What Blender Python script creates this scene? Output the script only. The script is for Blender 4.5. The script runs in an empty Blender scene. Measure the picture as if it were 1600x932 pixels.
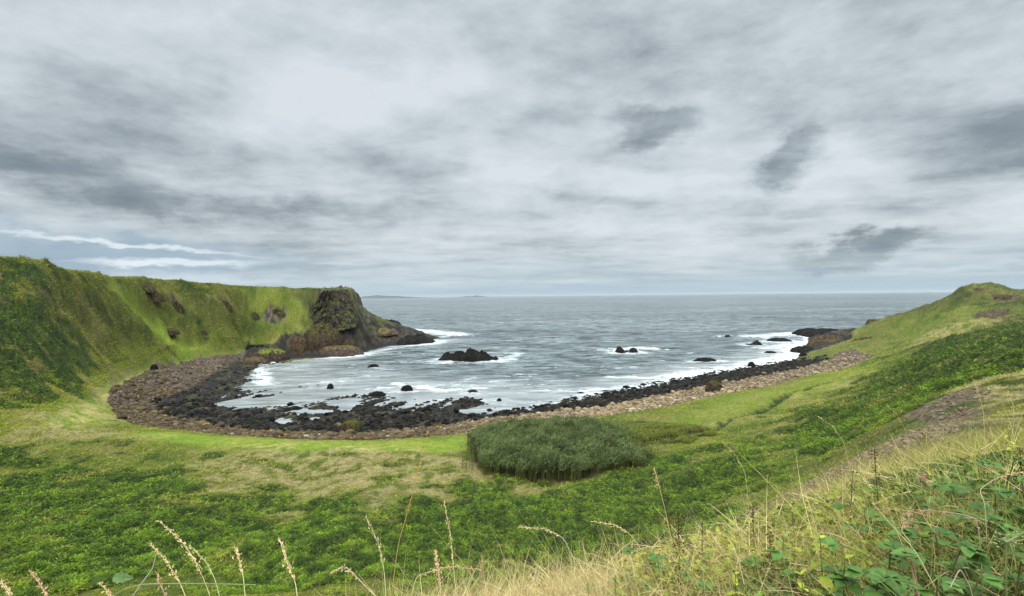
import bpy, math, random
import numpy as np
from mathutils import Matrix, Vector
from mathutils.geometry import delaunay_2d_cdt
random.seed(7); rng = np.random.default_rng(7)
scene = bpy.context.scene
C = bpy.data.collections.new('bay'); scene.collection.children.link(C)

# ------------------------------------------------------------------ camera
EYE = np.array([0.0, 0.0, 25.0])
F, CX, CY = 800.0, 800.0, 466.0
PITCH, ROLL = math.radians(0.215), math.radians(0.586)
ROT = (Matrix.Rotation(math.radians(90) - PITCH, 4, 'X') @ Matrix.Rotation(-ROLL, 4, 'Z'))
cd = bpy.data.cameras.new('camera'); cam = bpy.data.objects.new('camera', cd); C.objects.link(cam)
cam.matrix_world = Matrix.Translation(EYE) @ ROT
cd.lens = 18; cd.sensor_width = 36; cd.clip_start = 0.05; cd.clip_end = 120000
scene.camera = cam
R3 = np.array(ROT.to_3x3())
scene.view_settings.view_transform = 'Standard'; scene.view_settings.look = 'None'
scene.view_settings.exposure = 0.28; scene.view_settings.gamma = 1.0

# ------------------------------------------------------------------ node helpers
class NT:
    def __init__(s, nt): s.nt = nt; s.n = nt.nodes; s.l = nt.links
    def new(s, t, **kw):
        n = s.n.new(t)
        for k, v in kw.items(): setattr(n, k, v)
        return n
    def put(s, sock, v):
        if isinstance(v, bpy.types.NodeSocket): s.l.new(v, sock)
        elif v is not None:
            if isinstance(v, (tuple, list)) and len(v) == 3 and sock.type == 'RGBA': v = (*v, 1)
            sock.default_value = v
    def m(s, op, a, b=None, c=None, clamp=False):
        n = s.new('ShaderNodeMath', operation=op, use_clamp=clamp)
        s.put(n.inputs[0], a)
        if b is not None: s.put(n.inputs[1], b)
        if c is not None: s.put(n.inputs[2], c)
        return n.outputs[0]
    def vm(s, op, a, b=None, scale=None):
        n = s.new('ShaderNodeVectorMath', operation=op); s.put(n.inputs[0], a)
        if b is not None: s.put(n.inputs[1], b)
        if scale is not None: s.put(n.inputs['Scale'], scale)
        return n.outputs['Value'] if op in ('DOT_PRODUCT', 'LENGTH') else n.outputs[0]
    def noise(s, vec, scale, detail=4, rough=.5, dist=0, lac=2):
        n = s.new('ShaderNodeTexNoise'); s.put(n.inputs['Vector'], vec)
        n.inputs['Scale'].default_value = scale; n.inputs['Detail'].default_value = detail
        n.inputs['Roughness'].default_value = rough; n.inputs['Distortion'].default_value = dist
        n.inputs['Lacunarity'].default_value = lac
        return n
    def ss(s, v, a, b, lo=0, hi=1):
        n = s.new('ShaderNodeMapRange', interpolation_type='SMOOTHSTEP')
        s.put(n.inputs['Value'], v); n.inputs['From Min'].default_value = a; n.inputs['From Max'].default_value = b
        n.inputs['To Min'].default_value = lo; n.inputs['To Max'].default_value = hi
        return n.outputs[0]
    def mix(s, f, a, b, mode='MIX'):
        n = s.new('ShaderNodeMix', data_type='RGBA', blend_type=mode)
        s.put(n.inputs[0], f); s.put(n.inputs[6], a); s.put(n.inputs[7], b)
        return n.outputs[2]
    def bump(s, h, strength, dist, normal=None):
        n = s.new('ShaderNodeBump'); s.put(n.inputs['Height'], h)
        n.inputs['Strength'].default_value = strength; n.inputs['Distance'].default_value = dist
        if normal: s.put(n.inputs['Normal'], normal)
        return n.outputs[0]

# ------------------------------------------------------------------ world: overcast sky
SUN_EL, SUN_AZ = math.radians(50), math.radians(-165)      # azimuth from +Y, negative to the left
world = bpy.data.worlds.new('World'); scene.world = world; world.use_nodes = True
w = NT(world.node_tree); w.n.clear()
sky = w.new('ShaderNodeTexSky', sky_type='NISHITA'); sky.sun_disc = False
sky.sun_elevation = SUN_EL; sky.sun_rotation = SUN_AZ; sky.air_density = 1.2; sky.dust_density = 1.5
D = w.new('ShaderNodeTexCoord').outputs['Generated']
sep = w.new('ShaderNodeSeparateXYZ'); w.put(sep.inputs[0], D)
el = sep.outputs[2]
def wdir(px, py):
    v = R3 @ np.array([(px-CX)/F, (CY-py)/F, -1.0]); return v/np.linalg.norm(v)
# the cloud deck as a plane overhead: direction / height gives its perspective
den = w.m('ADD', w.m('MAXIMUM', el, 0.0), 0.06)
inv = w.m('DIVIDE', 1.0, den)
cp = w.vm('SCALE', D, scale=inv)
cs = w.new('ShaderNodeSeparateXYZ'); w.put(cs.inputs[0], cp)
cc = w.new('ShaderNodeCombineXYZ'); w.put(cc.inputs[0], w.m('MULTIPLY', cs.outputs[0], .85)); w.put(cc.inputs[1], cs.outputs[1]); cc.inputs[2].default_value = 3.1
cp = cc.outputs[0]
rot = w.new('ShaderNodeVectorRotate', rotation_type='Z_AXIS'); w.put(rot.inputs['Vector'], cp); rot.inputs['Angle'].default_value = .18
cp = rot.outputs[0]
n1 = w.noise(cp, .62, 9, .56, .15).outputs['Fac']
n2 = w.noise(w.vm('ADD', cp, (7.3, 2.2, 0)), 1.7, 9, .6, .3).outputs['Fac']
n3 = w.noise(w.vm('MULTIPLY', D, (1, 1, 2.3)), 6.5, 10, .64, .1).outputs['Fac']
dens = w.m('ADD', w.m('MULTIPLY', n1, .36), w.m('ADD', w.m('MULTIPLY', n2, .30), w.m('MULTIPLY', n3, .34)))
# warped direction for the shaped clouds
nw = w.noise(w.vm('MULTIPLY', D, (1, 1, 1.8)), 6.5, 7, .62).outputs['Color']
Dw = w.vm('ADD', D, w.vm('SCALE', w.vm('SUBTRACT', nw, (.5, .5, .5)), scale=.15))
nw2 = w.noise(w.vm('MULTIPLY', D, (1, 1, 3.0)), 14, 5, .6).outputs['Color']
Dt = w.vm('ADD', D, w.vm('SCALE', w.vm('SUBTRACT', nw2, (.5, .5, .5)), scale=.035))
def blob(px, py, wx, wy, soft=.9, tilt=0.0, vec=None):
    """soft-edged cloud at a compass bearing and height; wx, wy are its angular half sizes in 1/800 rad"""
    c = wdir(px, py); r = np.cross(c, [0, 0, 1.0]); r /= np.linalg.norm(r); u = np.cross(r, c)
    t = math.radians(tilt); r, u = r*math.cos(t)+u*math.sin(t), u*math.cos(t)-r*math.sin(t)
    cosf = 1/math.sqrt(1+((px-CX)/F)**2)
    vv = vec if vec is not None else Dw
    a = w.m('MULTIPLY', w.vm('DOT_PRODUCT', vv, tuple(r)), F/(wx*cosf)); b = w.m('MULTIPLY', w.vm('DOT_PRODUCT', vv, tuple(u)), F/(wy*cosf))
    q = w.m('SQRT', w.m('ADD', w.m('MULTIPLY', a, a), w.m('MULTIPLY', b, b)))
    f = w.ss(q, 1+soft, max(0., 1-soft))
    return w.m('MULTIPLY', f, w.ss(w.vm('DOT_PRODUCT', D, tuple(c)), 0.2, .5))
def total(lst):
    o = None
    for b, k in lst:
        t = w.m('MULTIPLY', b, k); o = t if o is None else w.m('ADD', o, t)
    return o
dark = total([(blob(1025, 192, 66, 27, .5), .46), (blob(1235, 250, 50, 32, .5), .5), (blob(1345, 382, 88, 17, .5, 3), .48),
              (blob(1560, 190, 130, 50, .9, -12), .36), (blob(1570, 255, 90, 30, .9), .26), (blob(1440, 335, 90, 22, .9), .18),
              (blob(60, 268, 320, 44, 1, -6), .34), (blob(230, 290, 200, 24, 1), .2), (blob(330, 182, 330, 46, 1, 6), .12),
              (blob(40, 120, 190, 70, 1), .10), (blob(880, 322, 50, 14, .9), .16), (blob(965, 322, 28, 9, .9), .12),
              (blob(500, 330, 180, 14, 1), .16), (blob(1150, 60, 420, 60, 1, 8), .16)])
lite = total([(blob(120, 40, 300, 90, 1), .12), (blob(480, 125, 60, 35, 1), .16), (blob(820, 230, 230, 110, 1), .10), (blob(1190, 300, 150, 34, 1), .20),
              (blob(330, 295, 120, 16, .9), .24), (blob(640, 205, 130, 40, 1), .12), (blob(1390, 350, 80, 14, .9), .2), (blob(720, 60, 300, 110, 1), .02)])
shade = w.m('ADD', w.m('SUBTRACT', w.m('MULTIPLY', w.m('SUBTRACT', dens, .5), 2.7), dark), w.m('ADD', w.m('MULTIPLY', lite, .55), .775))
ramp = w.new('ShaderNodeValToRGB'); w.put(ramp.inputs[0], shade)
e = ramp.color_ramp.elements
e[0].position = 0.0; e[0].color = (.14, .185, .22, 1)
e[1].position = 1.0; e[1].color = (.61, .66, .695, 1)
for p, c in ((.3, (.225, .265, .295)), (.55, (.375, .425, .46)), (.75, (.495, .55, .585))):
    k = e.new(p); k.color = (*c, 1)
cloud = ramp.outputs[0]
# blue-grey air under the deck, close to the horizon
low = w.ss(el, 0.11, 0.0)
lown = w.noise(w.vm('MULTIPLY', D, (1.2, 1.2, 26)), 2.2, 5, .6).outputs['Fac']
lowc = w.mix(w.ss(lown, .35, .68), (.31, .43, .51), (.52, .61, .66))
cloud = w.mix(w.m('MULTIPLY', low, .72), cloud, lowc)
cloud = w.mix(w.ss(el, .028, .0), cloud, (.36, .49, .57))
# gap of clear sky with lit streaks, low on the left
gap = blob(170, 402, 230, 32, .7)
cloud = w.mix(w.m('MULTIPLY', gap, .72), cloud, (.235, .345, .45))
st = total([(blob(200, 383, 150, 2.8, .8, -4, Dt), 1.), (blob(290, 412, 88, 6, .6, 0, Dt), 1.), (blob(175, 412, 50, 4, .8, 0, Dt), .5), (blob(330, 436, 90, 8, .8, -4, Dt), .55), (blob(1490, 418, 130, 4, .9, 3, Dt), .35)])
cloud = w.mix(w.m('MINIMUM', w.m('MULTIPLY', st, .8), 1.0), cloud, (.72, .79, .83))
# an overcast sky is brighter overhead than near the horizon
zen = w.ss(el, .50, .92, 1.0, 4.4)
back = w.ss(sep.outputs[1], .15, -.5, 1.0, 1.35)
cloud_out = w.vm('SCALE', cloud, scale=w.m('MULTIPLY', zen, back))
bg1 = w.new('ShaderNodeBackground'); w.put(bg1.inputs[0], sky.outputs[0]); bg1.inputs[1].default_value = .06
bg2 = w.new('ShaderNodeBackground'); w.put(bg2.inputs[0], cloud_out); bg2.inputs[1].default_value = 1.0
ms = w.new('ShaderNodeMixShader'); ms.inputs[0].default_value = .93
w.l.new(bg1.outputs[0], ms.inputs[1]); w.l.new(bg2.outputs[0], ms.inputs[2])
wo = w.new('ShaderNodeOutputWorld'); w.l.new(ms.outputs[0], wo.inputs[0])

sl = bpy.data.lights.new('sun', 'SUN'); sl.energy = 1.5; sl.angle = math.radians(11); sl.color = (1, .96, .88)
sun = bpy.data.objects.new('sun', sl); C.objects.link(sun)
sd = Vector((math.sin(SUN_AZ)*math.cos(SUN_EL), math.cos(SUN_AZ)*math.cos(SUN_EL), math.sin(SUN_EL)))
sun.rotation_euler = sd.to_track_quat('Z', 'Y').to_euler()

# ------------------------------------------------------------------ numpy noise
_perm = rng.permutation(4096); _ang = rng.random(4096)*2*np.pi; _gx, _gy = np.cos(_ang), np.sin(_ang)
def _h(i, j): return _perm[(i + _perm[j & 4095]) & 4095]
def pn(x, y, s=0):
    x = np.asarray(x, float)+s*17.13; y = np.asarray(y, float)-s*9.71
    xi = np.floor(x).astype(np.int64); yi = np.floor(y).astype(np.int64); xf = x-xi; yf = y-yi
    u = xf*xf*xf*(xf*(xf*6-15)+10); v = yf*yf*yf*(yf*(yf*6-15)+10)
    def g(a, b): k = _h(xi+a, yi+b); return _gx[k]*(xf-a)+_gy[k]*(yf-b)
    a = g(0, 0)*(1-u)+g(1, 0)*u; b = g(0, 1)*(1-u)+g(1, 1)*u
    return (a*(1-v)+b*v)*1.5
def fbm(x, y, o=4, s=0, gain=.5):
    t = 0; a = 1; n = 0
    for k in range(o): t = t+a*pn(x*2**k, y*2**k, s+k); n += a; a *= gain
    return t/n
def ridged(x, y, o=4, s=0):
    t = 0; a = 1; n = 0
    for k in range(o): t = t+a*(1-2*np.abs(pn(x*2**k, y*2**k, s+k))); n += a; a *= .55
    return t/n
def n3d(p, f, s=0, o=3):
    return (fbm(p[:, 0]*f, p[:, 1]*f, o, s)+fbm(p[:, 1]*f+5, p[:, 2]*f, o, s+3)+fbm(p[:, 2]*f-3, p[:, 0]*f, o, s+7))/1.7
def sstep(a, b, x): t = np.clip((x-a)/(b-a), 0, 1); return t*t*(3-2*t)

# ------------------------------------------------------------------ placing by sight line
def Pd(px, py, d):
    r = R3 @ np.array([(px-CX)/F, (CY-py)/F, -1.0]); return EYE + r/r[1]*d
def Pz(px, py, z):
    r = R3 @ np.array([(px-CX)/F, (CY-py)/F, -1.0]); return EYE + r*((z-EYE[2])/r[2])

pts = []; edges = []
def line(ps, link=True):
    i0 = len(pts)
    for p in ps: pts.append(tuple(p))
    if link:
        for k in range(len(ps)-1): edges.append((i0+k, i0+k+1))
W_ = lambda x, y, z: np.array([x, y, z], float)
# waterline (z = 0), from behind the left headland, round the bay, to behind the right one
WL_px = [(615,515),(668,522),(684,529),(640,538),(600,541),(566,550),(540,556),(495,559),(450,560),(410,566),(398,573),(400,582),(380,600),(372,612),
         (332,632),(362,636),(420,641),(470,632),(520,622),(565,622),(600,617),(640,640),(700,628),(742,624),(752,640),(800,644),(860,638),(900,628),(960,617),
         (1030,604),(1080,592),(1140,581),(1200,571),(1245,562),(1256,553),(1250,545),(1268,540),(1262,530),(1274,521)]
WL = [W_(-560,400,0), W_(-330,430,0), W_(-190,440,0), W_(-120,420,0)]+[Pz(a,b,0) for a,b in WL_px]+[W_(232,352,0), W_(250,310,0), W_(262,275,0), W_(330,262,0), W_(480,250,0), W_(640,240,0)]
line(WL)
# dark shelf / cobble line and the top of the beach
BM = [Pz(a,b,z) for a,b,z in [(378,563,1.0),(340,580,1.1),(310,600,1.1),(270,616,1.1),(240,634,1.2),(262,652,1.2),(380,672,1.3),(470,677,1.3),(560,678,1.3),(640,671,1.3),(700,665,1.3),(760,655,1.1),
      (810,650,.8),(880,643,.9),(960,632,1.0),(1040,617,1.1),(1120,600,1.2),(1200,586,1.3),(1260,573,1.4),(1300,560,1.6)]]
line(BM)
BT_px = [(392,549,3.0),(370,553,3.4),(340,557,3.4),(290,567,3.2),(240,580,3.2),(183,607,3.2),(166,630,3.2),(185,652,3.2),(200,663,3.2),(260,671,3.2),(350,679,3.2),(450,686,3.2),(560,689,3.2),(650,684,3.2),(730,677,3.2),
         (775,664,3.0),(830,659,2.8),(950,650,2.9),(1030,637,3.0),(1100,622,3.2),(1150,612,3.3),(1200,604,3.4),(1260,590,3.5),(1310,579,3.6),(1368,566,4.0),(1375,552,5.0),(1340,545,5.0)]
BT = [Pz(*q) for q in BT_px]
line(BT)
# sea bed
for x, y, z in [(-560,480,-8),(-150,520,-10),(0,560,-14),(250,520,-12),(640,330,-10),(-40,400,-7),(60,300,-6),(0,240,-5),(150,380,-8),(640,560,-14),(-560,560,-14)]: pts.append((x,y,z))
for a,b,z in [(700,590,-2.2),(560,575,-1.8),(480,580,-1.2),(900,600,-2.2),(1000,580,-2.5),(1150,555,-2.2),(640,560,-3),(520,600,-.7),(620,620,-.6),(700,610,-1),(800,625,-.9),(880,615,-1),(440,600,-.6),(400,628,-.35),(460,615,-.5),(1240,535,-2)]: pts.append(tuple(Pz(a,b,z)))
# rock shelf between waterline and cobbles
for a,b,z in [(350,620,.55),(300,632,.8),(400,655,.6),(340,645,.7),(480,655,.5),(560,645,.6),(620,652,.8),(690,642,.7),(740,634,.5),(350,595,.6)]: pts.append(tuple(Pz(a,b,z)))
# profiles: (px, [(py, distance), ...])
cols = {
 -260:[(668,70),(560,84),(470,98),(395,110)], -120:[(655,73),(560,86),(470,100),(398,112)],
 0:[(700,66),(645,78),(560,92),(480,105),(403,118)], 70:[(690,70),(630,88),(580,98),(500,112),(450,121),(409,129)],
 120:[(660,82),(625,98),(590,112),(540,123),(480,133),(425,141)], 170:[(680,74),(605,112),(588,124),(560,138),(500,151),(460,158),(433,165)],
 250:[(570,150),(556,162),(540,173),(500,184),(460,192),(437,198)], 350:[(552,192),(543,199),(530,204),(500,208),(470,215),(446,222)],
 420:[(540,214),(528,218),(505,225),(478,231),(451,236)], 480:[(545,222),(528,225),(505,230),(478,234),(451,238)], 520:[(540,228),(520,232),(498,236),(478,239),(451,242)],
 1600:[(932,1.5),(800,3.5),(700,8),(600,30),(570,42),(540,60),(520,90),(505,120),(490,140),(470,160)],
 1750:[(932,1.6),(800,4),(700,8),(600,30),(540,60),(500,120),(470,150)],
 1500:[(932,1.7),(750,6),(680,12),(640,22),(605,35),(590,50),(560,70),(530,110),(510,140),(488,165)],
 1400:[(932,1.8),(800,5),(720,10),(672,20),(650,48),(610,75),(570,115),(545,150),(520,190)],
 1300:[(932,1.9),(820,4.5),(760,8),(728,13),(700,46),(650,72),(612,100)],
 1200:[(932,2.1),(850,3.8),(795,6),(760,42),(700,62),(650,86)],
 1100:[(932,2.2),(885,4),(850,32),(760,46),(700,60),(650,84)],
 980:[(932,27),(850,36),(770,48),(700,66)], 860:[(932,26),(850,36),(760,52)], 700:[(932,26),(850,36),(760,52),(705,67)],
 500:[(932,26),(850,36),(760,52),(710,66)], 300:[(932,26),(850,37),(770,51),(710,66)], 100:[(932,26),(850,37),(770,52),(715,66)], -150:[(932,26),(850,38),(770,54),(715,66)]}
for px, pr in cols.items():
    for py, d in pr: pts.append(tuple(Pd(px, py, d)))
# slope under the camera
for t in (-1.4,-.9,-.4,0,.2):
    for d, z in ((1.2,23.55+.15*t),(2.2,23.25+.25*t),(6,20.8),(12,16.8)): pts.append((t*d, d, z))
for x, y, z in [(-60,-50,24),(60,-50,27),(-20,-8,23.4),(0,-6,23.5),(20,-8,25),(3,-2,23.7),(-3,-2,23.3),(0,0,23.6),(-1.2,.8,23.3),(1.2,.8,23.75),(-300,-50,34),(300,-50,34),(-560,-50,34),(640,-50,34),(60,10,26),(90,60,22)]: pts.append((x,y,z))
# clifftops: left plateau and right mound
LT = [Pd(a,b,d) for a,b,d in [(-260,395,110),(-120,398,112),(0,403,118),(70,409,129),(120,425,141),(170,433,165),(250,437,198),(350,446,222),(420,451,236),(480,451,238),(520,451,242),(550,451,250)]]
line(LT)
line([Pd(552,453,262), W_(-95,300,27.5), W_(-140,350,27), W_(-220,395,27), W_(-400,390,29)])
line([Pd(562,478,268), W_(-88,315,14), W_(-128,375,14)])
line([Pd(556,492,252), Pd(585,495,292), W_(-100,350,6)])
pts += [tuple(Pd(540,512,240)), tuple(Pd(575,515,262)), tuple(Pd(600,520,285)), tuple(Pd(650,527,300)), (-330,330,30),(-250,250,31),(-560,330,32),(-560,150,36),(-300,120,36),(-300,40,34)]
line([Pd(1366,505,246), Pd(1385,497,238), Pd(1440,487,218), Pd(1480,470,206)], True)
line([Pd(1362,516,250), W_(178,262,6), W_(205,256,6), W_(330,250,8), W_(640,226,8)])
line([W_(190,246,15), W_(215,238,17), W_(330,236,22), W_(640,216,26)])
for a,b,d in [(1484,464,206),(1500,450,204),(1520,441,204),(1545,440,203),(1565,445,201),(1580,452,197),(1590,452,193),(1605,462,186),(1650,466,172),(1500,480,178),(1540,478,174),(1580,480,168),(1520,455,192),(1560,458,188),(1300,520,290),(1330,516,280),(1300,535,262),(1335,530,262),(1340,524,262),(1420,520,205),(1420,535,175)]: pts.append(tuple(Pd(a,b,d)))
pts += [(330,200,26),(480,150,30),(640,100,34),(240,120,26)]

P = np.array(pts)
tin = delaunay_2d_cdt([Vector((p[0], p[1])) for p in P], edges, [], 0, 1e-4)
tv = np.array([list(v) for v in tin[0]]); tz = np.zeros(len(tv))
for i, o in enumerate(tin[3]):
    if o: tz[i] = P[o[0], 2]
    else:
        k = np.argmin(((P[:, :2]-tv[i])**2).sum(1)); tz[i] = P[k, 2]
X0, Y0, NX, NY = -500, -40, 1100, 600
H = np.full((NY, NX), np.nan)
for t in tin[2]:
    a, b, c = tv[t[0]], tv[t[1]], tv[t[2]]
    x0, x1 = max(0, int(min(a[0], b[0], c[0])-X0)), min(NX-1, int(max(a[0], b[0], c[0])-X0)+1)
    y0, y1 = max(0, int(min(a[1], b[1], c[1])-Y0)), min(NY-1, int(max(a[1], b[1], c[1])-Y0)+1)
    if x1 < x0 or y1 < y0: continue
    gx, gy = np.meshgrid(np.arange(x0, x1+1)+X0, np.arange(y0, y1+1)+Y0)
    dt = (b[1]-c[1])*(a[0]-c[0])+(c[0]-b[0])*(a[1]-c[1])
    if abs(dt) < 1e-9: continue
    l1 = ((b[1]-c[1])*(gx-c[0])+(c[0]-b[0])*(gy-c[1]))/dt; l2 = ((c[1]-a[1])*(gx-c[0])+(a[0]-c[0])*(gy-c[1]))/dt; l3 = 1-l1-l2
    ok = (l1 >= -1e-6)&(l2 >= -1e-6)&(l3 >= -1e-6)
    zz = l1*tz[t[0]]+l2*tz[t[1]]+l3*tz[t[2]]
    sub = H[y0:y1+1, x0:x1+1]; sub[ok] = zz[ok]
H = np.where(np.isnan(H), -12, H)
def blur(A, s):
    k = np.arange(-int(3*s)-1, int(3*s)+2); g = np.exp(-k*k/(2*s*s)); g /= g.sum(); n = len(k)//2
    B = np.pad(A, n, mode='edge')
    B = sum(g[i]*B[i:i+A.shape[0], :] for i in range(len(k)))
    return sum(g[i]*B[:, i:i+A.shape[1]] for i in range(len(k)))
GX, GY = np.meshgrid(np.arange(NX)+X0, np.arange(NY)+Y0)
Hs, Hw = blur(H, .8), blur(H, 3.0)
fld = sstep(3, 7, H)*sstep(20, 40, np.hypot(GX, GY))*sstep(26, 22, H)*(1-((GX > 90)&(GY > 150)))      # smooth the fields and slopes more
H = Hs*(1-fld)+Hw*fld
def samp(A, x, y):
    u = np.clip(np.asarray(x, float)-X0, 0, NX-1.001); v = np.clip(np.asarray(y, float)-Y0, 0, NY-1.001)
    i = u.astype(int); j = v.astype(int); fu = u-i; fv = v-j
    return (A[j, i]*(1-fu)+A[j, i+1]*fu)*(1-fv)+(A[j+1, i]*(1-fu)+A[j+1, i+1]*fu)*fv
gyy, gxx = np.gradient(H); SL = np.hypot(gxx, gyy)
DS = np.exp(np.linspace(math.log(1.2), math.log(560), 900))
def hit(px, py):
    r = R3 @ np.array([(px-CX)/F, (CY-py)/F, -1.0]); r = r/r[1]
    q = EYE+r*DS[:, None]; below = q[:, 2] < samp(H, q[:, 0], q[:, 1])
    k = np.argmax(below) if below.any() else len(DS)-1
    return q[k]
def poly(pp, soft=2.0, dens=8):
    ring = []
    for i in range(len(pp)):
        a, b = np.array(pp[i], float), np.array(pp[(i+1) % len(pp)], float)
        for k in range(dens): ring.append(hit(*(a+(b-a)*k/dens))[:2])
    return wpoly(ring, soft)
def wpoly(ring, soft=2.0):
    M = np.zeros(H.shape, bool); ring = np.array(ring)
    for i in range(len(ring)):
        (xa, ya), (xb, yb) = ring[i], ring[(i+1) % len(ring)]
        if ya == yb: continue
        c = ((GY > min(ya, yb)) & (GY <= max(ya, yb)))
        M ^= c & (GX < (GY-ya)/(yb-ya)*(xb-xa)+xa)
    return blur(M.astype(float), soft)
def seg_dist(x, y, ring):
    d = np.full(np.shape(x), 1e9)
    for i in range(len(ring)-1):
        a, b = np.array(ring[i][:2]), np.array(ring[i+1][:2]); ab = b-a
        t = np.clip(((x-a[0])*ab[0]+(y-a[1])*ab[1])/(ab@ab), 0, 1)
        d = np.minimum(d, np.hypot(x-a[0]-t*ab[0], y-a[1]-t*ab[1]))
    return d

# ------------------------------------------------------------------ zones of cover, as maps on the ground
M = {}
near = [W_(-60,24,0), W_(-60,-30,0), W_(60,-30,0)]
M['fern'] = np.maximum.reduce([
    .46*poly([(-200,690),(0,690),(250,703),(740,706),(830,765),(700,800),(-200,800)], 3), .42*poly([(1000,700),(1060,690),(1290,608),(1400,545),(1480,500),(1600,480),(1600,560),(1400,640),(1200,740)], 3), .30*poly([(150,440),(250,445),(400,452),(480,455),(480,500),(350,545),(240,560),(150,600)], 3),
    poly([(-200,700),(0,703),(150,722),(260,738),(320,765),(420,785),(540,800),(640,775),(720,768),(780,755),(880,753),(960,737),(1020,717),(1130,695),(1200,700),(1195,765),(1110,860),(1000,925),(-200,925)], 4.5),
    poly([(1230,655),(1290,640),(1400,562),(1450,548),(1520,520),(1600,495),(1700,490),(1700,560),(1560,585),(1440,615),(1385,670),(1300,705),(1200,690)], 2.5),
    poly([(1455,588),(1520,560),(1600,522),(1700,500),(1700,520),(1600,545),(1540,575),(1470,592)], 1), poly([(1550,575),(1600,555),(1700,535),(1700,560),(1600,572),(1560,585)], 1),  # two strips where shadow streaks of the slope are laid in as dark fern
    poly([(-200,455),(0,470),(90,488),(160,525),(150,570),(165,592),(60,612),(0,640),(-200,650)], 2.5),
    .75*poly([(-200,400),(0,407),(60,415),(100,450),(40,470),(-200,455)], 2)])
M['straw'] = np.maximum.reduce([
    .95*poly([(330,708),(560,702),(740,712),(800,752),(700,785),(620,790),(520,805),(400,795),(280,745)], 2.5),
    .8*poly([(0,672),(90,640),(200,590),(240,580),(180,640),(170,670),(250,690),(0,700),(-100,690)], 2),
    .5*poly([(30,440),(120,470),(200,540),(150,600),(90,570),(60,500)], 2.5),
    .7*poly([(1480,600),(1600,560),(1700,530),(1700,600),(1560,612)], 1.5), .8*poly([(1555,545),(1600,520),(1650,520),(1600,545)], 1.2),
    .7*poly([(1440,525),(1500,502),(1580,500),(1500,525),(1430,545)], 2),
    .95*poly([(1490,608),(1600,585),(1750,580),(1750,640),(1600,660),(1510,662),(1540,625)], 1.2),
    .45*poly([(1100,680),(1280,612),(1380,570),(1440,560),(1290,640),(1200,670)], 3)])
M['lime'] = np.maximum.reduce([
    poly([(190,672),(350,683),(560,691),(735,681),(745,700),(640,706),(450,708),(250,697)], 1.3),
    .8*poly([(60,655),(150,612),(240,576),(340,553),(345,560),(185,606),(166,632),(185,660),(60,672)], 1.5),
    .9*poly([(165,440),(215,462),(260,505),(330,545),(290,560),(230,520),(180,480)], 2),
    .55*poly([(1000,690),(1100,625),(1210,605),(1370,567),(1400,530),(1330,600),(1200,640),(1060,690)], 2.5),
    .4*poly([(1400,500),(1480,480),(1560,480),(1600,490),(1420,545)], 3), .5*poly([(380,455),(430,455),(520,505),(480,512),(400,520)],2)])
beach_ring = [p[:2] for p in BT]+[p[:2] for p in WL[::-1]]
M['beach'] = wpoly([p[:2] for p in BT[:25]]+[Pz(1372,560,4)[:2], Pz(1330,552,3)[:2], Pz(1262,566,.4)[:2], Pz(1140,570,-1)[:2], Pz(960,605,-1)[:2], Pz(760,615,-1)[:2], Pz(520,585,-1)[:2], Pz(420,560,0)[:2]], .7)
M['dark'] = wpoly([p[:2] for p in BM]+[Pz(1262,560,.4)[:2], Pz(1140,568,-1)[:2], Pz(960,603,-1)[:2], Pz(760,613,-1)[:2], Pz(520,583,-1)[:2], Pz(420,555,0)[:2]], 1.8)
M['shelf'] = wpoly([p[:2] for p in BM[:13]]+[Pz(800,640,0)[:2], Pz(745,605,-1)[:2], Pz(520,592,-1)[:2], Pz(392,576,0)[:2]], 2)
M['scree'] = wpoly([hit(a,b)[:2] for a,b in [(1150,830),(1200,798),(1300,730),(1385,690),(1425,652),(1490,618),(1535,622),(1520,655),(1450,690),(1330,760),(1220,830)]], .8)
M['earth'] = np.maximum.reduce([poly(q, .9, 3) for q in [
    [(215,445),(240,448),(252,468),(232,466)], [(262,468),(276,474),(284,492),(268,486)], [(338,466),(356,464),(358,482),(340,480)], [(255,508),(274,512),(276,520),(258,518)], [(300,510),(318,512),(310,518)],
    [(412,482),(450,486),(446,500),(418,500)], [(1520,449),(1545,448),(1548,456),(1522,458)], [(1548,460),(1590,458),(1598,470),(1556,474)], [(1520,486),(1560,482),(1590,488),(1560,498),(1522,498)], [(470,462),(500,466),(494,478)], [(1482,462),(1492,452),(1494,460)], [(300,474),(330,470),(322,476)]]])
cliff_poly = wpoly([p[:2] for p in LT[8:]]+[(-60,262),(-92,320),(-50,318),(-30,300),Pz(566,550,0)[:2],Pz(540,556,0)[:2],Pz(450,561,0)[:2],Pz(395,556,1)[:2], Pd(385,545,205)[:2], Pd(420,520,220)[:2], Pd(450,500,228)[:2], Pd(490,480,232)[:2]], 1.5)
apron = wpoly([Pz(385,556,1)[:2], Pz(450,562,0)[:2], Pz(545,558,0)[:2], Pz(640,540,0)[:2], Pz(690,528,0)[:2], (-100,420), (-125,380), (-88,312), Pd(566,480,262)[:2], Pd(545,498,241)[:2], Pd(500,508,230)[:2], Pd(440,520,221)[:2], Pd(385,540,203)[:2]], 1.2)
M['rock'] = np.maximum(np.maximum(cliff_poly*sstep(.9, 1.5, SL)*.75, apron), sstep(1.3, 2.2, SL)*(GX > 100))
promon = wpoly([Pz(1256,556,0)[:2], Pz(1246,545,0)[:2], Pz(1262,530,0)[:2], Pz(1274,518,0)[:2], (236,356), (250,300), (200,262), Pd(1366,507,246)[:2], Pd(1385,530,232)[:2], Pd(1340,531,250)[:2], Pd(1330,545,225)[:2], Pd(1300,556,215)[:2]], 1.2)
M['rock'] = np.maximum(M['rock'], promon)
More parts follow.
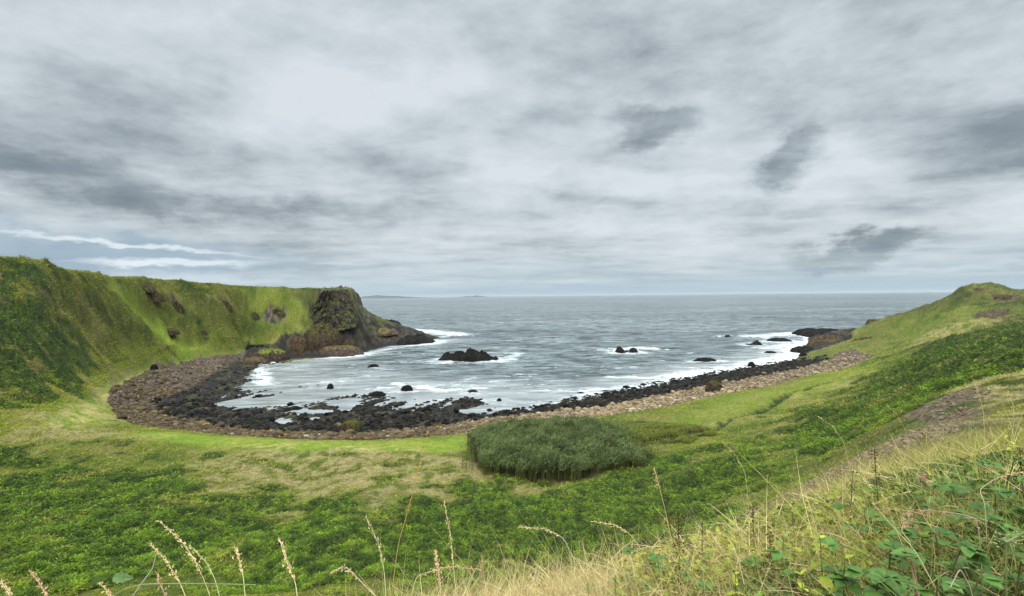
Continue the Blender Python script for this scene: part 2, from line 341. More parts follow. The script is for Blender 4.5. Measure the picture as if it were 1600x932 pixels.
M['cliff'] = np.maximum(wpoly([Pd(a,b,d)[:2] for a,b,d in [(472,454,238),(552,452,250),(566,480,268),(566,500,262),(540,508,240),(520,494,237),(495,486,236)]]+[(-95,310),(-66,262)], 1.2),
    .9*wpoly([Pd(a,b,d)[:2] for a,b,d in [(405,478,226),(425,474,229),(452,484,231),(448,504,227),(425,508,224),(410,500,224)]], 1.2))
M['pool'] = np.maximum.reduce([wpoly([Pz(a,b,0)[:2] for a,b in q], .6) for q in [
    [(335,633),(365,629),(420,620),(480,612),(560,601),(640,600),(600,613),(520,619),(470,628),(420,637),(365,636)],
    [(385,598),(470,598),(560,588),(560,594),(470,604),(390,606)],
    [(418,656),(440,652),(470,664),(478,669),(445,668),(425,662)], [(438,646),(470,640),(520,641),(520,647),(470,650)], [(512,626),(560,622),(560,634),(545,648),(530,640)],
    [(706,642),(760,634),(752,645),(716,650)], [(478,652),(505,650),(500,657),(480,659)]]])
reed_ring = [hit(a,b)[:2] for a,b in [(738,708),(750,735),(785,747),(850,750),(905,747),(955,731),(1003,722),(1010,700),(1085,688),(1120,668),(1000,664),(860,668),(780,678),(740,693)]]
M['reed'] = wpoly(reed_ring, .6)
ditch = [hit(a,b) for a,b in [(990,700),(1040,690),(1100,672),(1160,650),(1215,628),(1265,606),(1295,600)]]
stripA = [Pz(a,b,0) for a,b in [(350,615),(400,612),(450,607),(500,602),(560,594),(600,590)]]; stripB = [Pz(a,b,0) for a,b in [(385,624),(450,616),(500,610),(560,602),(590,598)]]
gully3 = [hit(a,b) for a,b in [(185,442),(215,470),(255,505),(300,535)]]; gully4 = [hit(a,b) for a,b in [(365,452),(385,485),(390,520)]]; gully5 = [hit(a,b) for a,b in [(90,440),(120,490),(160,545)]]
gully1 = [hit(a,b) for a,b in [(1430,600),(1470,590),(1530,568),(1600,535),(1660,515)]]; gully2 = [hit(a,b) for a,b in [(1520,598),(1560,582),(1620,560)]]
bank = [hit(a,b) for a,b in [(1330,540),(1370,543),(1420,546)]]

def relief(x, y, near_detail=True):
    """height of the finished ground at x, y"""
    z = samp(H, x, y); d = np.hypot(x, y)
    bch = samp(M['beach'], x, y); shelf = samp(M['shelf'], x, y); rock = samp(M['rock'], x, y); fern = samp(M['fern'], x, y); reed = samp(M['reed'], x, y); lime = samp(M['lime'], x, y)
    land = sstep(2.5, 4.5, z)*(1-bch)*(1-rock)
    amp = sstep(8, 40, d)
    z = z+land*amp*(fbm(x/14, y/14, 3, 1)*1.0+fbm(x/4.5, y/4.5, 3, 2)*(.35+.35*fern)*(1-.75*lime)+fbm(x/1.3, y/1.3, 3, 3)*(.12+.16*fern)*(1-.7*lime))
    hill = sstep(8, 14, z)*sstep(70, 100, d)*(.35+.65*sstep(.2, .5, samp(SL, x, y)))
    z = z+hill*(ridged(x/17, y/17, 3, 4)*.8+fbm(x/5, y/5, 4, 9)*1.5+fbm(x/1.7, y/1.7, 3, 13)*.55)*(1-rock)
    ih = (x < -40) & (hill > 0)
    if ih.any():
        xh, yh = x[ih], y[ih]; lowr = sstep(30, 23, z[ih]); add = (hill*(1-rock))[ih]*fbm(xh/26, yh/26, 2, 18)*3.2; gn = fbm(xh/8, yh/8, 2, 19)*3
        for gl, dp, wd in ((gully3, 4.0, 6.), (gully4, 2.6, 5.), (gully5, 2.2, 4.)):
            gd = seg_dist(xh, yh, gl)+gn; add = add-np.exp(-(gd/wd)**2)*dp+np.exp(-((gd-wd*2)/wd)**2)*dp*.35
        z[ih] = z[ih]+add*(.12+.88*lowr)
    z = z-sstep(.3, .6, samp(M['earth'], x, y))*.9
    # layered rock shelf: ridges run from the beach out to the north-east
    a = math.atan2(33, 13); u = x*math.cos(a)+y*math.sin(a); v = -x*math.sin(a)+y*math.cos(a)
    z = z+shelf*(ridged(u/34, v/3.6, 4, 5)*.62-.36+fbm(x/1.6, y/1.6, 3, 6)*.35)*sstep(2.6, 1.0, z)
    z = np.where(z < 1.4, z-samp(M['pool'], x, y)*.75, z)
    for sp_, hh__ in ((stripA, .45), (stripB, .40)): z = z+np.exp(-((seg_dist(x, y, sp_)+fbm(x/5, y/5, 2, 16)*1.6)/1.3)**2)*hh__*(1+fbm(x/3, y/3, 2, 17)*1.5)
    z = z+(1-shelf)*bch*fbm(x/1.5, y/1.5, 3, 7)*.28
    z = z+rock*(ridged(x/9, y/9, 4, 8)*1.6+fbm(x/2.2, y/2.2, 4, 10)*1.3)*sstep(-1.5, 1.5, z)*.8
    ig = (x > 15) & (y > 15) & (y < 120)
    if ig.any():
        for gl, dp in ((gully1, 1.5), (gully2, 1.3)): z[ig] = z[ig]-np.exp(-((seg_dist(x[ig], y[ig], gl)+fbm(x[ig]/4, y[ig]/4, 2, 15)*1.5)/2.2)**2)*dp
    dd = seg_dist(x, y, ditch)+fbm(x/3, y/3, 2, 11)*.5
    z = z-np.exp(-(dd/.75)**2)*.75+np.exp(-((dd-1.6)/.9)**2)*.18
    ck = samp(M['cliff'], x, y); z = z+ck*(fbm(x/3.2, y/3.2, 4, 14)*2.6)
    near = sstep(12, 3, d)
    return z+near*fbm(x*1.3, y*1.3, 3, 12)*.06

def cover(x, y):
    """albedo of the ground cover at x, y, and the zone weights"""
    w1 = fbm(x/9, y/9, 4, 21)*11*sstep(20, 50, np.hypot(x, y)); w2 = fbm(x/9, y/9, 4, 22)*11*sstep(20, 50, np.hypot(x, y))
    lx = fbm(x/6, y/6, 3, 33)*2.5
    g = {k: samp(A, x+w1, y+w2) for k, A in M.items() if k in ('fern', 'straw')}; g['lime'] = samp(M['lime'], x+lx, y-lx)
    w3 = fbm(x/2, y/2, 3, 23)*.9
    for k in ('beach', 'dark', 'earth', 'scree', 'rock', 'reed', 'cliff'): g[k] = samp(M[k], x+w3, y-w3)
    d = np.hypot(x, y)
    n1 = fbm(x/7, y/7, 4, 24); n2 = fbm(x/1.6, y/2.2, 4, 25); n3 = fbm(x/.5, y/.5, 3, 26)
    def c(r, gg, b): return np.array([r, gg, b])[None, :]
    def mx(A, B, t): t = np.clip(t, 0, 1)[:, None]; return A*(1-t)+B*t
    col = np.repeat(c(.165, .195, .026), len(x), 0)
    col = mx(col, c(.250, .230, .060), sstep(-.05, .35, n1+n2*.5)*.8)
    col = mx(col, c(.090, .135, .016), sstep(.05, .4, -n1+n2*.6)*.85)
    # hillsides: streaks that run down the slope
    hill = sstep(9, 15, samp(H, x, y))
    str_ = fbm(x/11, y/11, 4, 27); fine = fbm(x/2.4, y/2.4, 4, 30)
    col = mx(col, c(.110, .125, .020), hill*.75)
    col = mx(col, c(.045, .068, .011), hill*sstep(-.02, .28, str_+fine*.6)*.85)
    col = mx(col, c(.19, .19, .04), hill*sstep(.08, .35, -str_-fine*.5)*.7)
    col = mx(col, c(.085, .060, .030), hill*sstep(.22, .36, fine)*.5)
    col = mx(col, mx(np.repeat(c(.185, .285, .016), len(x), 0), c(.25, .29, .03), sstep(-.3, .3, n2+n1)), g['lime']*(.8+n2*.5))
    col = mx(col, c(.50, .40, .16), g['straw']*sstep(-.25, .25, n2+n1*.5+.12*g['straw'])*.95)
    patchy = fbm(x/6.5, y/4.5, 4, 34)
    fe = sstep(.36, .6, g['fern']+n2*.30+patchy*.85-g['straw']*.16-g['lime']*.6)
    fc = mx(np.repeat(c(.024, .050, .007), len(x), 0), c(.090, .140, .014), sstep(-.25, .35, n3+n2))
    col = mx(col, fc, fe*.93)
    dry = sstep(.16, .42, fbm(x/6, y/3.0, 4, 28))*fe*sstep(62, 80, d)*.6+sstep(.22, .45, fbm(x/6, y/3.0, 4, 28))*fe*.5
    col = mx(col, c(.20, .175, .06), dry)
    col = mx(col, c(.025, .05, .010), sstep(1.1, .3, seg_dist(x, y, ditch)+n2*.8)*.9)
    ea = mx(np.repeat(c(.045, .030, .018), len(x), 0), c(.125, .085, .040), sstep(-.2, .3, n2))
    col = mx(col, ea, sstep(.35, .6, g['earth']+n2*.3))
    col = mx(col, c(.035, .028, .015), g['reed'])
    sc = mx(np.repeat(c(.10, .072, .040), len(x), 0), c(.19, .148, .088), sstep(-.3, .3, n3))
    col = mx(col, sc, sstep(.35, .75, g['scree']*.95+n2*.9+n1*.4))
    cob = mx(np.repeat(c(.060, .044, .030), len(x), 0), c(.15, .112, .078), sstep(-.3, .35, n3+n2*.5))
    col = mx(col, cob, sstep(.4, .6, g['beach']))
    dk = mx(np.repeat(c(.014, .013, .012), len(x), 0), c(.045, .038, .024), sstep(0, .4, n2))
    dk = mx(dk, c(.075, .072, .022), sstep(.12, .35, fbm(x/4, y/9, 3, 29))*.7*(x < 20))
    col = mx(col, dk, sstep(.35, .65, g['dark']+n2*.3)*sstep(.3, .6, g['beach']+.3))
    z = samp(H, x, y)
    rk = mx(np.repeat(c(.020, .017, .013), len(x), 0), c(.100, .072, .045), sstep(-.1, .4, n2+n1)*.85)
    ckc = mx(np.repeat(c(.030, .026, .022), len(x), 0), c(.165, .130, .092), sstep(-.25, .3, n2*1.4+n3*.6)); ckc = mx(ckc, c(.07, .09, .018), sstep(.02, .2, fbm(x/3.4, y/3.4, 4, 31)))
    col = mx(col, ckc, sstep(.3, .6, g['cliff']+n2*.3))
    rk = mx(rk, c(.085, .10, .018), sstep(.1, .35, n1-n2*.3+(z-7)*.03)*sstep(3, 7, z)*.85)
    rk = mx(rk, c(.018, .016, .015), sstep(2.5, .5, z+n2*2))
    col = mx(col, rk, sstep(.35, .6, g['rock']+n2*.25-g['cliff']))
    fe = fe*(1-sstep(.3, .6, np.maximum.reduce([g['beach'], g['earth'], g['reed'], g['scree'], g['rock']])))
    g['fe'] = fe
    th = sstep(15, 9, d); thc = mx(np.repeat(c(.035, .026, .014), len(x), 0), c(.16, .12, .055), sstep(-.2, .3, n3))
    col = mx(col, thc, th*(1-sstep(.3, .7, g['scree'])))
    return np.clip(col*(1+n3*.22)[:, None], .004, .8), g

# ------------------------------------------------------------------ mesh helpers
def tagit(o, label=None, cat=None, group=None, kind=None):
    if label: o['label'] = label
    if cat: o['category'] = cat
    if group: o['group'] = group
    if kind: o['kind'] = kind
    return o
def mesh(name, V, Fc, mat, col=None, smooth=True, parent=None, attrs=None):
    V = np.asarray(V, np.float32).reshape(-1, 3); Fc = np.asarray(Fc, np.int32)
    me = bpy.data.meshes.new(name); k = Fc.shape[1]
    me.vertices.add(len(V)); me.vertices.foreach_set('co', V.ravel())
    me.loops.add(Fc.size); me.loops.foreach_set('vertex_index', Fc.ravel())
    me.polygons.add(len(Fc)); me.polygons.foreach_set('loop_start', np.arange(len(Fc), dtype=np.int32)*k)
    me.polygons.foreach_set('use_smooth', np.full(len(Fc), smooth))
    if col is not None:
        a = me.color_attributes.new('col', 'FLOAT_COLOR', 'POINT')
        cc = np.ones((len(V), 4), np.float32); cc[:, :3] = col; a.data.foreach_set('color', cc.ravel())
    for an, av in (attrs or {}).items():
        a = me.attributes.new(an, 'FLOAT', 'POINT'); a.data.foreach_set('value', np.asarray(av, np.float32))
    me.update(calc_edges=True)
    me.materials.append(mat)
    o = bpy.data.objects.new(name, me); C.objects.link(o)
    if parent: o.parent = parent
    return o
def grid_faces(r, c):
    i = np.arange(r*c).reshape(r, c)
    return np.stack([i[:-1, :-1], i[:-1, 1:], i[1:, 1:], i[1:, :-1]], -1).reshape(-1, 4)
def mat(name):
    m = bpy.data.materials.new(name); m.use_nodes = True; n = NT(m.node_tree)
    b = n.n['Principled BSDF']; return m, n, b

# ------------------------------------------------------------------ materials
def m_ground():
    m, n, b = mat('ground_cover')
    vc = n.new('ShaderNodeVertexColor', layer_name='col').outputs[0]
    pos = n.new('ShaderNodeNewGeometry').outputs['Position']
    f = n.noise(pos, 2.2, 6, .7).outputs['Fac']; f2 = n.noise(pos, .7, 5, .6).outputs['Fac']
    k = n.m('ADD', n.m('MULTIPLY', n.ss(f, .3, .7), .8), .55)
    col = n.vm('SCALE', vc, scale=k)
    n.put(b.inputs['Base Color'], col); b.inputs['Roughness'].default_value = .85; b.inputs['Specular IOR Level'].default_value = .25
    h = n.m('ADD', f, n.m('MULTIPLY', f2, .8))
    n.put(b.inputs['Normal'], n.bump(h, .9, .45)); return m
def m_leaf(name, trans=.25, rough=.6, spec=.3, spots_=False):
    m, n, b = mat(name)
    vc = n.new('ShaderNodeVertexColor', layer_name='col').outputs[0]
    pos = n.new('ShaderNodeNewGeometry').outputs['Position']
    f = n.noise(pos, 9, 3, .6).outputs['Fac']
    col = n.vm('SCALE', vc, scale=n.m('ADD', n.m('MULTIPLY', f, .7), .65))
    if spots_: col = n.mix(n.m('MULTIPLY', n.ss(n.noise(pos, 55, 3, .6).outputs['Fac'], .60, .68), .75), n.vm('SCALE', col, scale=n.m('ADD', n.m('MULTIPLY', n.noise(pos, 120, 2, .5).outputs['Fac'], .8), .6)), (.22, .15, .05))
    n.put(b.inputs['Base Color'], col); b.inputs['Roughness'].default_value = rough; b.inputs['Specular IOR Level'].default_value = spec
    t = n.new('ShaderNodeBsdfTranslucent'); n.put(t.inputs[0], n.mix(1.0, col, (1.0, 1.0, .5), 'MULTIPLY'))
    mx = n.new('ShaderNodeMixShader'); mx.inputs[0].default_value = trans
    n.l.new(b.outputs[0], mx.inputs[1]); n.l.new(t.outputs[0], mx.inputs[2])
    n.l.new(mx.outputs[0], n.n['Material Output'].inputs[0]); return m
def m_rock(name, a, b_, c=None, moss=None, mossc=(.11, .13, .02), wet=.5, scale=1.0, streak=False):
    """a dark, b light, c patches; moss = normal-z threshold of growth on top"""
    m, n, b = mat(name)
    geo = n.new('ShaderNodeNewGeometry'); pos = geo.outputs['Position']
    f = n.noise(pos, .9*scale, 6, .65).outputs['Fac']; f2 = n.noise(pos, 4*scale, 5, .65).outputs['Fac']
    col = n.mix(n.ss(f, .35, .68), a, b_)
    if c: col = n.mix(n.m('MULTIPLY', n.ss(n.noise(pos, .35*scale, 4, .6).outputs['Fac'], .52, .64), .8), col, c)
    if moss is not None:
        sz = n.new('ShaderNodeSeparateXYZ'); n.put(sz.inputs[0], geo.outputs['Normal'])
        mf = n.ss(n.m('ADD', sz.outputs[2], n.m('MULTIPLY', n.m('SUBTRACT', f, .5), 1.2)), moss-.12, moss+.12)
        col = n.mix(mf, col, mossc)
    col = n.vm('SCALE', col, scale=n.m('ADD', n.m('MULTIPLY', f2, 1.0), .5))
    n.put(b.inputs['Base Color'], col); b.inputs['Roughness'].default_value = wet; b.inputs['Specular IOR Level'].default_value = .10
    vo = n.new('ShaderNodeTexVoronoi', feature='DISTANCE_TO_EDGE'); n.put(vo.inputs['Vector'], pos); vo.inputs['Scale'].default_value = 1.1*scale
    h = n.m('ADD', n.m('MULTIPLY', f2, .7), n.m('MULTIPLY', n.ss(vo.outputs[0], 0, .12), .35))
    n.put(b.inputs['Normal'], n.bump(h, .9, .35/scale)); return m
def m_stone():
    m, n, b = mat('loose_stone')
    vc = n.new('ShaderNodeVertexColor', layer_name='col').outputs[0]
    pos = n.new('ShaderNodeNewGeometry').outputs['Position']
    f = n.noise(pos, 6, 5, .7).outputs['Fac']
    n.put(b.inputs['Base Color'], n.vm('SCALE', vc, scale=n.m('ADD', n.m('MULTIPLY', f, .9), .55)))
    b.inputs['Roughness'].default_value = .75; b.inputs['Specular IOR Level'].default_value = .1; n.put(b.inputs['Normal'], n.bump(f, .7, .12)); return m
def m_water():
    m, n, b = mat('sea_water')
    pos = n.new('ShaderNodeNewGeometry').outputs['Position']
    at = n.new('ShaderNodeAttribute', attribute_name='foam').outputs['Fac']
    sh = n.new('ShaderNodeAttribute', attribute_name='shallow').outputs['Fac']
    p2 = n.vm('MULTIPLY', pos, (.5, 1, 1))
    a = n.noise(p2, .55, 5, .62, .4).outputs['Fac']; c = n.noise(p2, .09, 4, .6, .3).outputs['Fac']; g = n.noise(n.vm('MULTIPLY', pos, (.35, 1, 1)), .016, 5, .65, .3).outputs['Fac']
    far = n.noise(n.vm('MULTIPLY', pos, (.3, 1, 1)), .0035, 4, .6).outputs['Fac']
    h = n.m('ADD', n.m('MULTIPLY', a, .9), n.m('ADD', n.m('MULTIPLY', c, 4.5), n.m('MULTIPLY', g, 14)))
    calm = n.m('SUBTRACT', 1.0, n.m('MULTIPLY', sh, .75))
    bp = n.new('ShaderNodeBump'); n.put(bp.inputs['Height'], h); n.put(bp.inputs['Strength'], calm); bp.inputs['Distance'].default_value = 1.6
    fn = n.noise(n.vm('MULTIPLY', pos, (.55, 1, 1)), .8, 7, .7, .5).outputs['Fac']
    fn2 = n.noise(n.vm('MULTIPLY', pos, (.4, 1, 1)), .28, 5, .65, .6).outputs['Fac']
    fo = n.ss(n.m('ADD', at, n.m('ADD', n.m('MULTIPLY', n.m('SUBTRACT', fn, .5), 1.5), n.m('MULTIPLY', n.m('SUBTRACT', fn2, .5), 1.6))), .40, 1.08)
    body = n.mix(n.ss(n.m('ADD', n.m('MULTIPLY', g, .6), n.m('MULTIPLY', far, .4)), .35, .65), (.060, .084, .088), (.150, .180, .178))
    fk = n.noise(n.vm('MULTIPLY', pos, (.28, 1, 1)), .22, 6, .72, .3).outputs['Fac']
    body = n.vm('SCALE', body, scale=n.m('ADD', n.m('MULTIPLY', n.ss(fk, .34, .66), 1.9), .2))  # light and dark flecks of wave reflection put into the body colour
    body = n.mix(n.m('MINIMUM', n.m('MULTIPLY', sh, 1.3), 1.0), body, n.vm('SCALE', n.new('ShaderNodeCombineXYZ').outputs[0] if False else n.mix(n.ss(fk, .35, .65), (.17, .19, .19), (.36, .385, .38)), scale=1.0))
    cap = n.ss(n.m('ADD', n.m('MULTIPLY', fn, .45), n.m('MULTIPLY', fk, .55)),   .575, .66)
    cap = n.m('MULTIPLY', cap, n.ss(g, .44, .6))
    fo = n.m('MAXIMUM', fo, n.m('MULTIPLY', cap, .75))
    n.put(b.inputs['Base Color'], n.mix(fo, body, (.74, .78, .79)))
    n.put(b.inputs['Roughness'], n.m('ADD', n.m('MULTIPLY', fo, .5), .22)); b.inputs['IOR'].default_value = 1.33
    n.put(b.inputs['Specular IOR Level'], n.m('SUBTRACT', .34, n.m('MULTIPLY', fo, .3)))
    n.put(b.inputs['Normal'], bp.outputs[0]); return m
MG = m_ground(); ML = m_leaf('fern_leaf'); MB = m_leaf('grass_blade', .35, .7, .2); MW = m_water(); MS = m_stone()
M_black = m_rock('black_basalt', (.004, .004, .004), (.017, .0145, .0115), (.030, .024, .012), wet=.7)
M_brown = m_rock('brown_rock', (.045, .030, .018), (.14, .096, .054), (.17, .12, .05), wet=.75)
M_mossy = m_rock('mossy_rock', (.030, .022, .016), (.10, .066, .04), (.05, .05, .016), moss=.62, mossc=(.085, .085, .016), wet=.8)
M_green = m_rock('grassy_rock', (.030, .022, .016), (.10, .068, .048), None, moss=.78, mossc=(.15, .19, .02), wet=.8)
M_slab = m_rock('weathered_slab', (.045, .030, .024), (.15, .10, .075), (.07, .05, .04), moss=.88, mossc=(.17, .15, .03), wet=.7)
M_scar = m_rock('earthy_rock', (.030, .022, .014), (.105, .075, .042), (.05, .045, .02), moss=.60, mossc=(.10, .125, .02), wet=.9)
M_hill = m_rock('far_land', (.05, .06, .04), (.10, .10, .07), None, wet=.9, scale=.01)

# ------------------------------------------------------------------ terrain
nc, nr = 950, 1080
tt = np.linspace(-1.16, 1.16, nc)
dd = np.concatenate([np.linspace(-3, 1.0, 16)[:-1], np.exp(np.linspace(0, math.log(560), nr-15))])
TX = tt[None, :]*(np.maximum(dd, 0)[:, None]+4); TY = np.repeat(dd[:, None], nc, 1)
x, y = TX.ravel(), TY.ravel()
z = relief(x, y)
col, g = cover(x, y)
bare_ = np.maximum.reduce([g[k] for k in ('beach', 'rock', 'scree', 'earth', 'cliff')]+[g['lime']*.5]); col = col*(1-.38*(1-np.clip(bare_*2, 0, 1)))[:, None]  # grassy ground darkened in colour: dark thatch plus painted shade between blades
# overhangs and cracks where rock stands steep
st = samp(SL, x, y); k = sstep(.7, 1.6, st)*samp(M['rock'], x, y)
q = np.stack([x, y, z], 1)
x = x+k*n3d(q, .22, 40)*2.2+k*fbm(z/1.3, x/14, 3, 41)*.8; y = y+k*n3d(q, .22, 44)*2.2+k*fbm(z/1.1+4, x/14, 3, 42)*1.4
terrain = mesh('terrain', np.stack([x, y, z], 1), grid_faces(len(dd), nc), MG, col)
tagit(terrain, kind='structure')

# the rock face of the left headland: columns and ledges, standing in front of the plateau
M_cliff = m_rock('cliff_rock', (.026, .022, .017), (.120, .095, .070), (.055, .045, .032), moss=.58, mossc=(.085, .110, .018), wet=.85, scale=.8)
ct = np.array([Pd(505,452,237.3), Pd(513,452,237.9), Pd(520,452,238.5), Pd(543,453,246), Pd(546,456,262), np.array([-88,300,28.])]); cbm = np.array([Pd(470,494,231.5), Pd(490,503,229.8), Pd(520,510,231), Pd(557,503,241), Pd(568,489,262), np.array([-80,300,7.])])
nt_, nv_ = 300, 90
tt_ = np.linspace(0, 5, nt_); top_ = np.stack([np.interp(tt_, range(6), ct[:, i]) for i in range(3)], 1); bot_ = np.stack([np.interp(tt_, range(6), cbm[:, i]) for i in range(3)], 1)
v_ = np.linspace(0, 1, nv_)[:, None, None]; prof_ = v_**1.0
Pc = bot_[None]*(1-prof_)+top_[None]*prof_; Pc[..., 2] = (bot_[None, :, 2]-2.5)*(1-v_[..., 0])+top_[None, :, 2]*v_[..., 0]
al = tt_[None, :]*14+0*v_[..., 0]; zz_ = Pc[..., 2]
out_ = fbm(al/4, zz_/5, 4, 130)*3.2+ridged(al/1.6, zz_/9, 3, 131)*1.0+(np.floor(zz_/3.1+fbm(al/6, zz_/8, 2, 132)*2)*3.1-zz_)*-.22+fbm(al/.9, zz_/.9, 3, 133)*.5
fade_ = np.clip((nt_-np.arange(nt_))/30, 0, 1)[None]*np.clip(np.arange(nt_)/40, 0, 1)[None]
nx_, ny_ = np.interp(tt_, range(6), [.2,.25,.4,.85,1,1]), np.interp(tt_, range(6), [-1,-1,-.9,-.5,-.1,0])
out_ = out_*np.interp(tt_, range(6), [.75,.75,.6,.4,.35,.3])[None]; inset = (1-fade_)*2.5; tp_ = sstep(1, .93, v_[..., 0])
Pc[..., 0] += nx_[None]*(out_*tp_-inset); Pc[..., 1] += ny_[None]*(out_*tp_-inset)
cap = Pc[-1].copy(); cap[:, 0] -= nx_*6; cap[:, 1] -= ny_*6; cap[:, 2] -= .8; Pc = np.concatenate([Pc, cap[None]])
tagit(mesh('cliff_face', Pc.reshape(-1, 3), grid_faces(nv_+1, nt_), M_cliff), kind='structure')

# ------------------------------------------------------------------ sea
vv = np.concatenate([np.linspace(1/75, 1/2500, 760), 1/np.exp(np.linspace(math.log(2600), math.log(60000), 60))])
dS = 1/vv; ts = np.linspace(-1.5, 1.5, 760)
sx = (ts[None, :]*dS[:, None]).ravel(); sy = np.repeat(dS, len(ts))
ROCKS = []      # filled below: (x, y, radius) of everything the sea breaks on
hh = samp(H, sx, sy)
SEA = (sx, sy, hh)

# ------------------------------------------------------------------ rocks standing as things
def crag(name, px, py, wpx, hpx, material, label, cat='rock', depth=None, jag=.35, peaks=None, yaw=0, seed=1, d=None, sink=.6, group=None, flat=2.2, foam=True):
    """a rock standing with its foot at px, py; wpx wide and hpx high in sixteen-hundredths of the picture, built at its real distance and size"""
    base = Pd(px, py, d) if d else Pz(px, py, 0.0)
    dist = base[1]; W = wpx*dist/F; Hh = hpx*dist/F; Dp = depth if depth else W*.5
    nr_, na = 44, 150
    r = np.linspace(0, 1, nr_)[:, None]; a = np.linspace(0, 2*np.pi, na, endpoint=False)[None, :]
    ca, sa = np.cos(a), np.sin(a)
    lob = 1+.26*fbm(ca*1.6+seed*5, sa*1.6, 3, seed)+.14*fbm(ca*5, sa*5+seed, 3, seed+2)
    X = r*ca*lob*W/2; Y = r*sa*lob*Dp/2
    prof = (1-r**flat)**.55+0*a
    sc = max(min(W, Dp)*.28, .35)
    rid = ridged(X/sc+seed*3.1, Y/sc*.8, 5, seed+4); fine = fbm(X/sc*3.3, Y/sc*3.3, 3, seed+6)
    env = np.ones_like(X)
    if peaks:
        env = np.zeros_like(X)+.25
        for (u, hgt, sp) in peaks: env = np.maximum(env, hgt*np.exp(-((X/(W/2)-u)/sp)**2))
    Z = Hh*prof*env*(1-jag+jag*(rid*.9+.35))+Hh*prof*fine*jag*.55
    Z = Z-sink*(r**6)-.02
    Z = np.where(r+0*a > .985, -max(sink, .4)-Hh*.15, Z)
    cy, sy_ = math.cos(yaw), math.sin(yaw)
    V = np.stack([X*cy-Y*sy_, X*sy_+Y*cy, Z], -1).reshape(-1, 3)
    i = np.arange(nr_*na).reshape(nr_, na); j = np.roll(i, -1, 1)
    Fc = np.stack([i[:-1], j[:-1], j[1:], i[1:]], -1).reshape(-1, 4)
    nrm = n3d(V, 1/sc*.8, seed+9)
    V[:, 0] += nrm*.12*sc; V[:, 1] += n3d(V, 1/sc*.8, seed+12)*.12*sc
    o = mesh(name, V, Fc, material, smooth=True)
    o.location = (base[0], base[1]+Dp*.3, base[2] if d else 0.0)
    tagit(o, label, cat, group)
    if foam: ROCKS.append((o.location[0], o.location[1], W/2, Dp/2, 1.0))
    return o
crag('sea_rock', 733, 566, 104, 20, M_black, 'largest black jagged rock standing alone in the middle of the bay', 'sea rock', depth=13, jag=.5, peaks=[(-.72,.85,.28),(-.35,.8,.3),(.05,1.0,.3),(.4,.75,.3),(.85,.45,.3)], seed=3, flat=3)
crag('sea_rock', 981, 553, 42, 12, M_black, 'two-humped black rock ringed by surf right of the bay centre', 'sea rock', depth=9, jag=.45, peaks=[(-.55,1,.35),(.6,.75,.35)], seed=5, flat=3)
crag('sea_rock', 1106, 566, 38, 6, M_black, 'low flat dark ledge in the white surf near the right shore', 'sea rock', depth=6, seed=7)
crag('sea_rock', 1180, 541, 30, 9, M_black, 'dark rock with a hump on its right end, in the surf', 'sea rock', depth=8, peaks=[(-.6,.4,.4),(.5,1,.4)], seed=8)
crag('sea_rock', 1221, 535, 44, 6, M_black, 'long low rock with waves breaking behind it near the right headland', 'sea rock', depth=9, seed=9, jag=.5)
crag('sea_rock', 1139, 527, 10, 3, M_black, 'farthest tiny dark rock in a streak of foam', 'sea rock', depth=5, seed=10)
crag('sea_rock', 1206, 553, 20, 4, M_black, 'small low rock in the foam beside the right promontory', 'sea rock', depth=4, seed=11)
crag('sea_rock', 1176, 573, 12, 7, M_black, 'round black boulder at the edge of the surf off the right shore', 'sea rock', depth=3, seed=12, jag=.2)
crag('sea_rock', 582, 576, 21, 6, M_black, 'small black rock alone in the water below the left headland', 'sea rock', depth=4, seed=13)
crag('sea_rock', 635, 611, 21, 8, M_black, 'small dark rock at the left end of the breaking wave', 'sea rock', depth=3.2, seed=14)
crag('sea_rock', 515, 608, 11, 8, M_black, 'single round black boulder in calm water off the rock shelf', 'sea rock', depth=2, seed=15, jag=.15)
crag('sea_rock', 588, 620, 30, 7, M_black, 'black weedy rock at the seaward edge of the left shelf', 'sea rock', depth=3.5, seed=16)
crag('sea_rock', 738, 614, 18, 4, M_black, 'pair-like low black rock just inside the breaking wave', 'sea rock', depth=2.4, seed=18)
crag('sea_rock', 780, 627, 9, 4, M_black, 'lone little black rock in thin foam left of the reed bed', 'sea rock', depth=1.6, seed=19)
crag('sea_rock', 745, 632, 20, 5, M_black, 'flat black rock at the tip of the dark spit', 'sea rock', depth=3, seed=20)
# left headland foot
crag('reef', 634, 538, 92, 14, M_black, 'black jagged reef running out from the foot of the left headland', 'reef', depth=30, jag=.5, peaks=[(-.7,.75,.4),(0,.8,.35),(.35,1.05,.25),(.75,.7,.25)], seed=21, flat=2.6)
crag('reef', 585, 522, 66, 9, M_slab, 'long tilted brown ledge behind the black reef', 'reef', depth=26, seed=22, d=275, jag=.35, peaks=[(-.5,.7,.5),(.2,.9,.4),(.7,1.1,.2)])
crag('reef', 600, 513, 40, 12, M_black, 'dark rock ridge where the cliff runs down into the sea', 'reef', depth=30, seed=23, d=330, jag=.45)
crag('boulder', 498, 543, 58, 37, M_mossy, 'huge round mossy brown boulder below the cliff', 'boulder', depth=16, seed=24, jag=.25, d=224, flat=2.0)
crag('boulder', 462, 551, 27, 25, M_brown, 'bare reddish brown boulder left of the huge mossy one', 'boulder', depth=8, seed=25, jag=.25, d=218, flat=3)
crag('boulder', 543, 549, 22, 18, M_mossy, 'small pointed ochre boulder on the right end of the slab', 'boulder', depth=7, seed=26, jag=.3, d=226)
crag('ledge', 524, 557, 78, 15, M_slab, 'broad sloping slab with yellow lichen at the water edge', 'rock slab', depth=14, seed=27, jag=.22, flat=4)
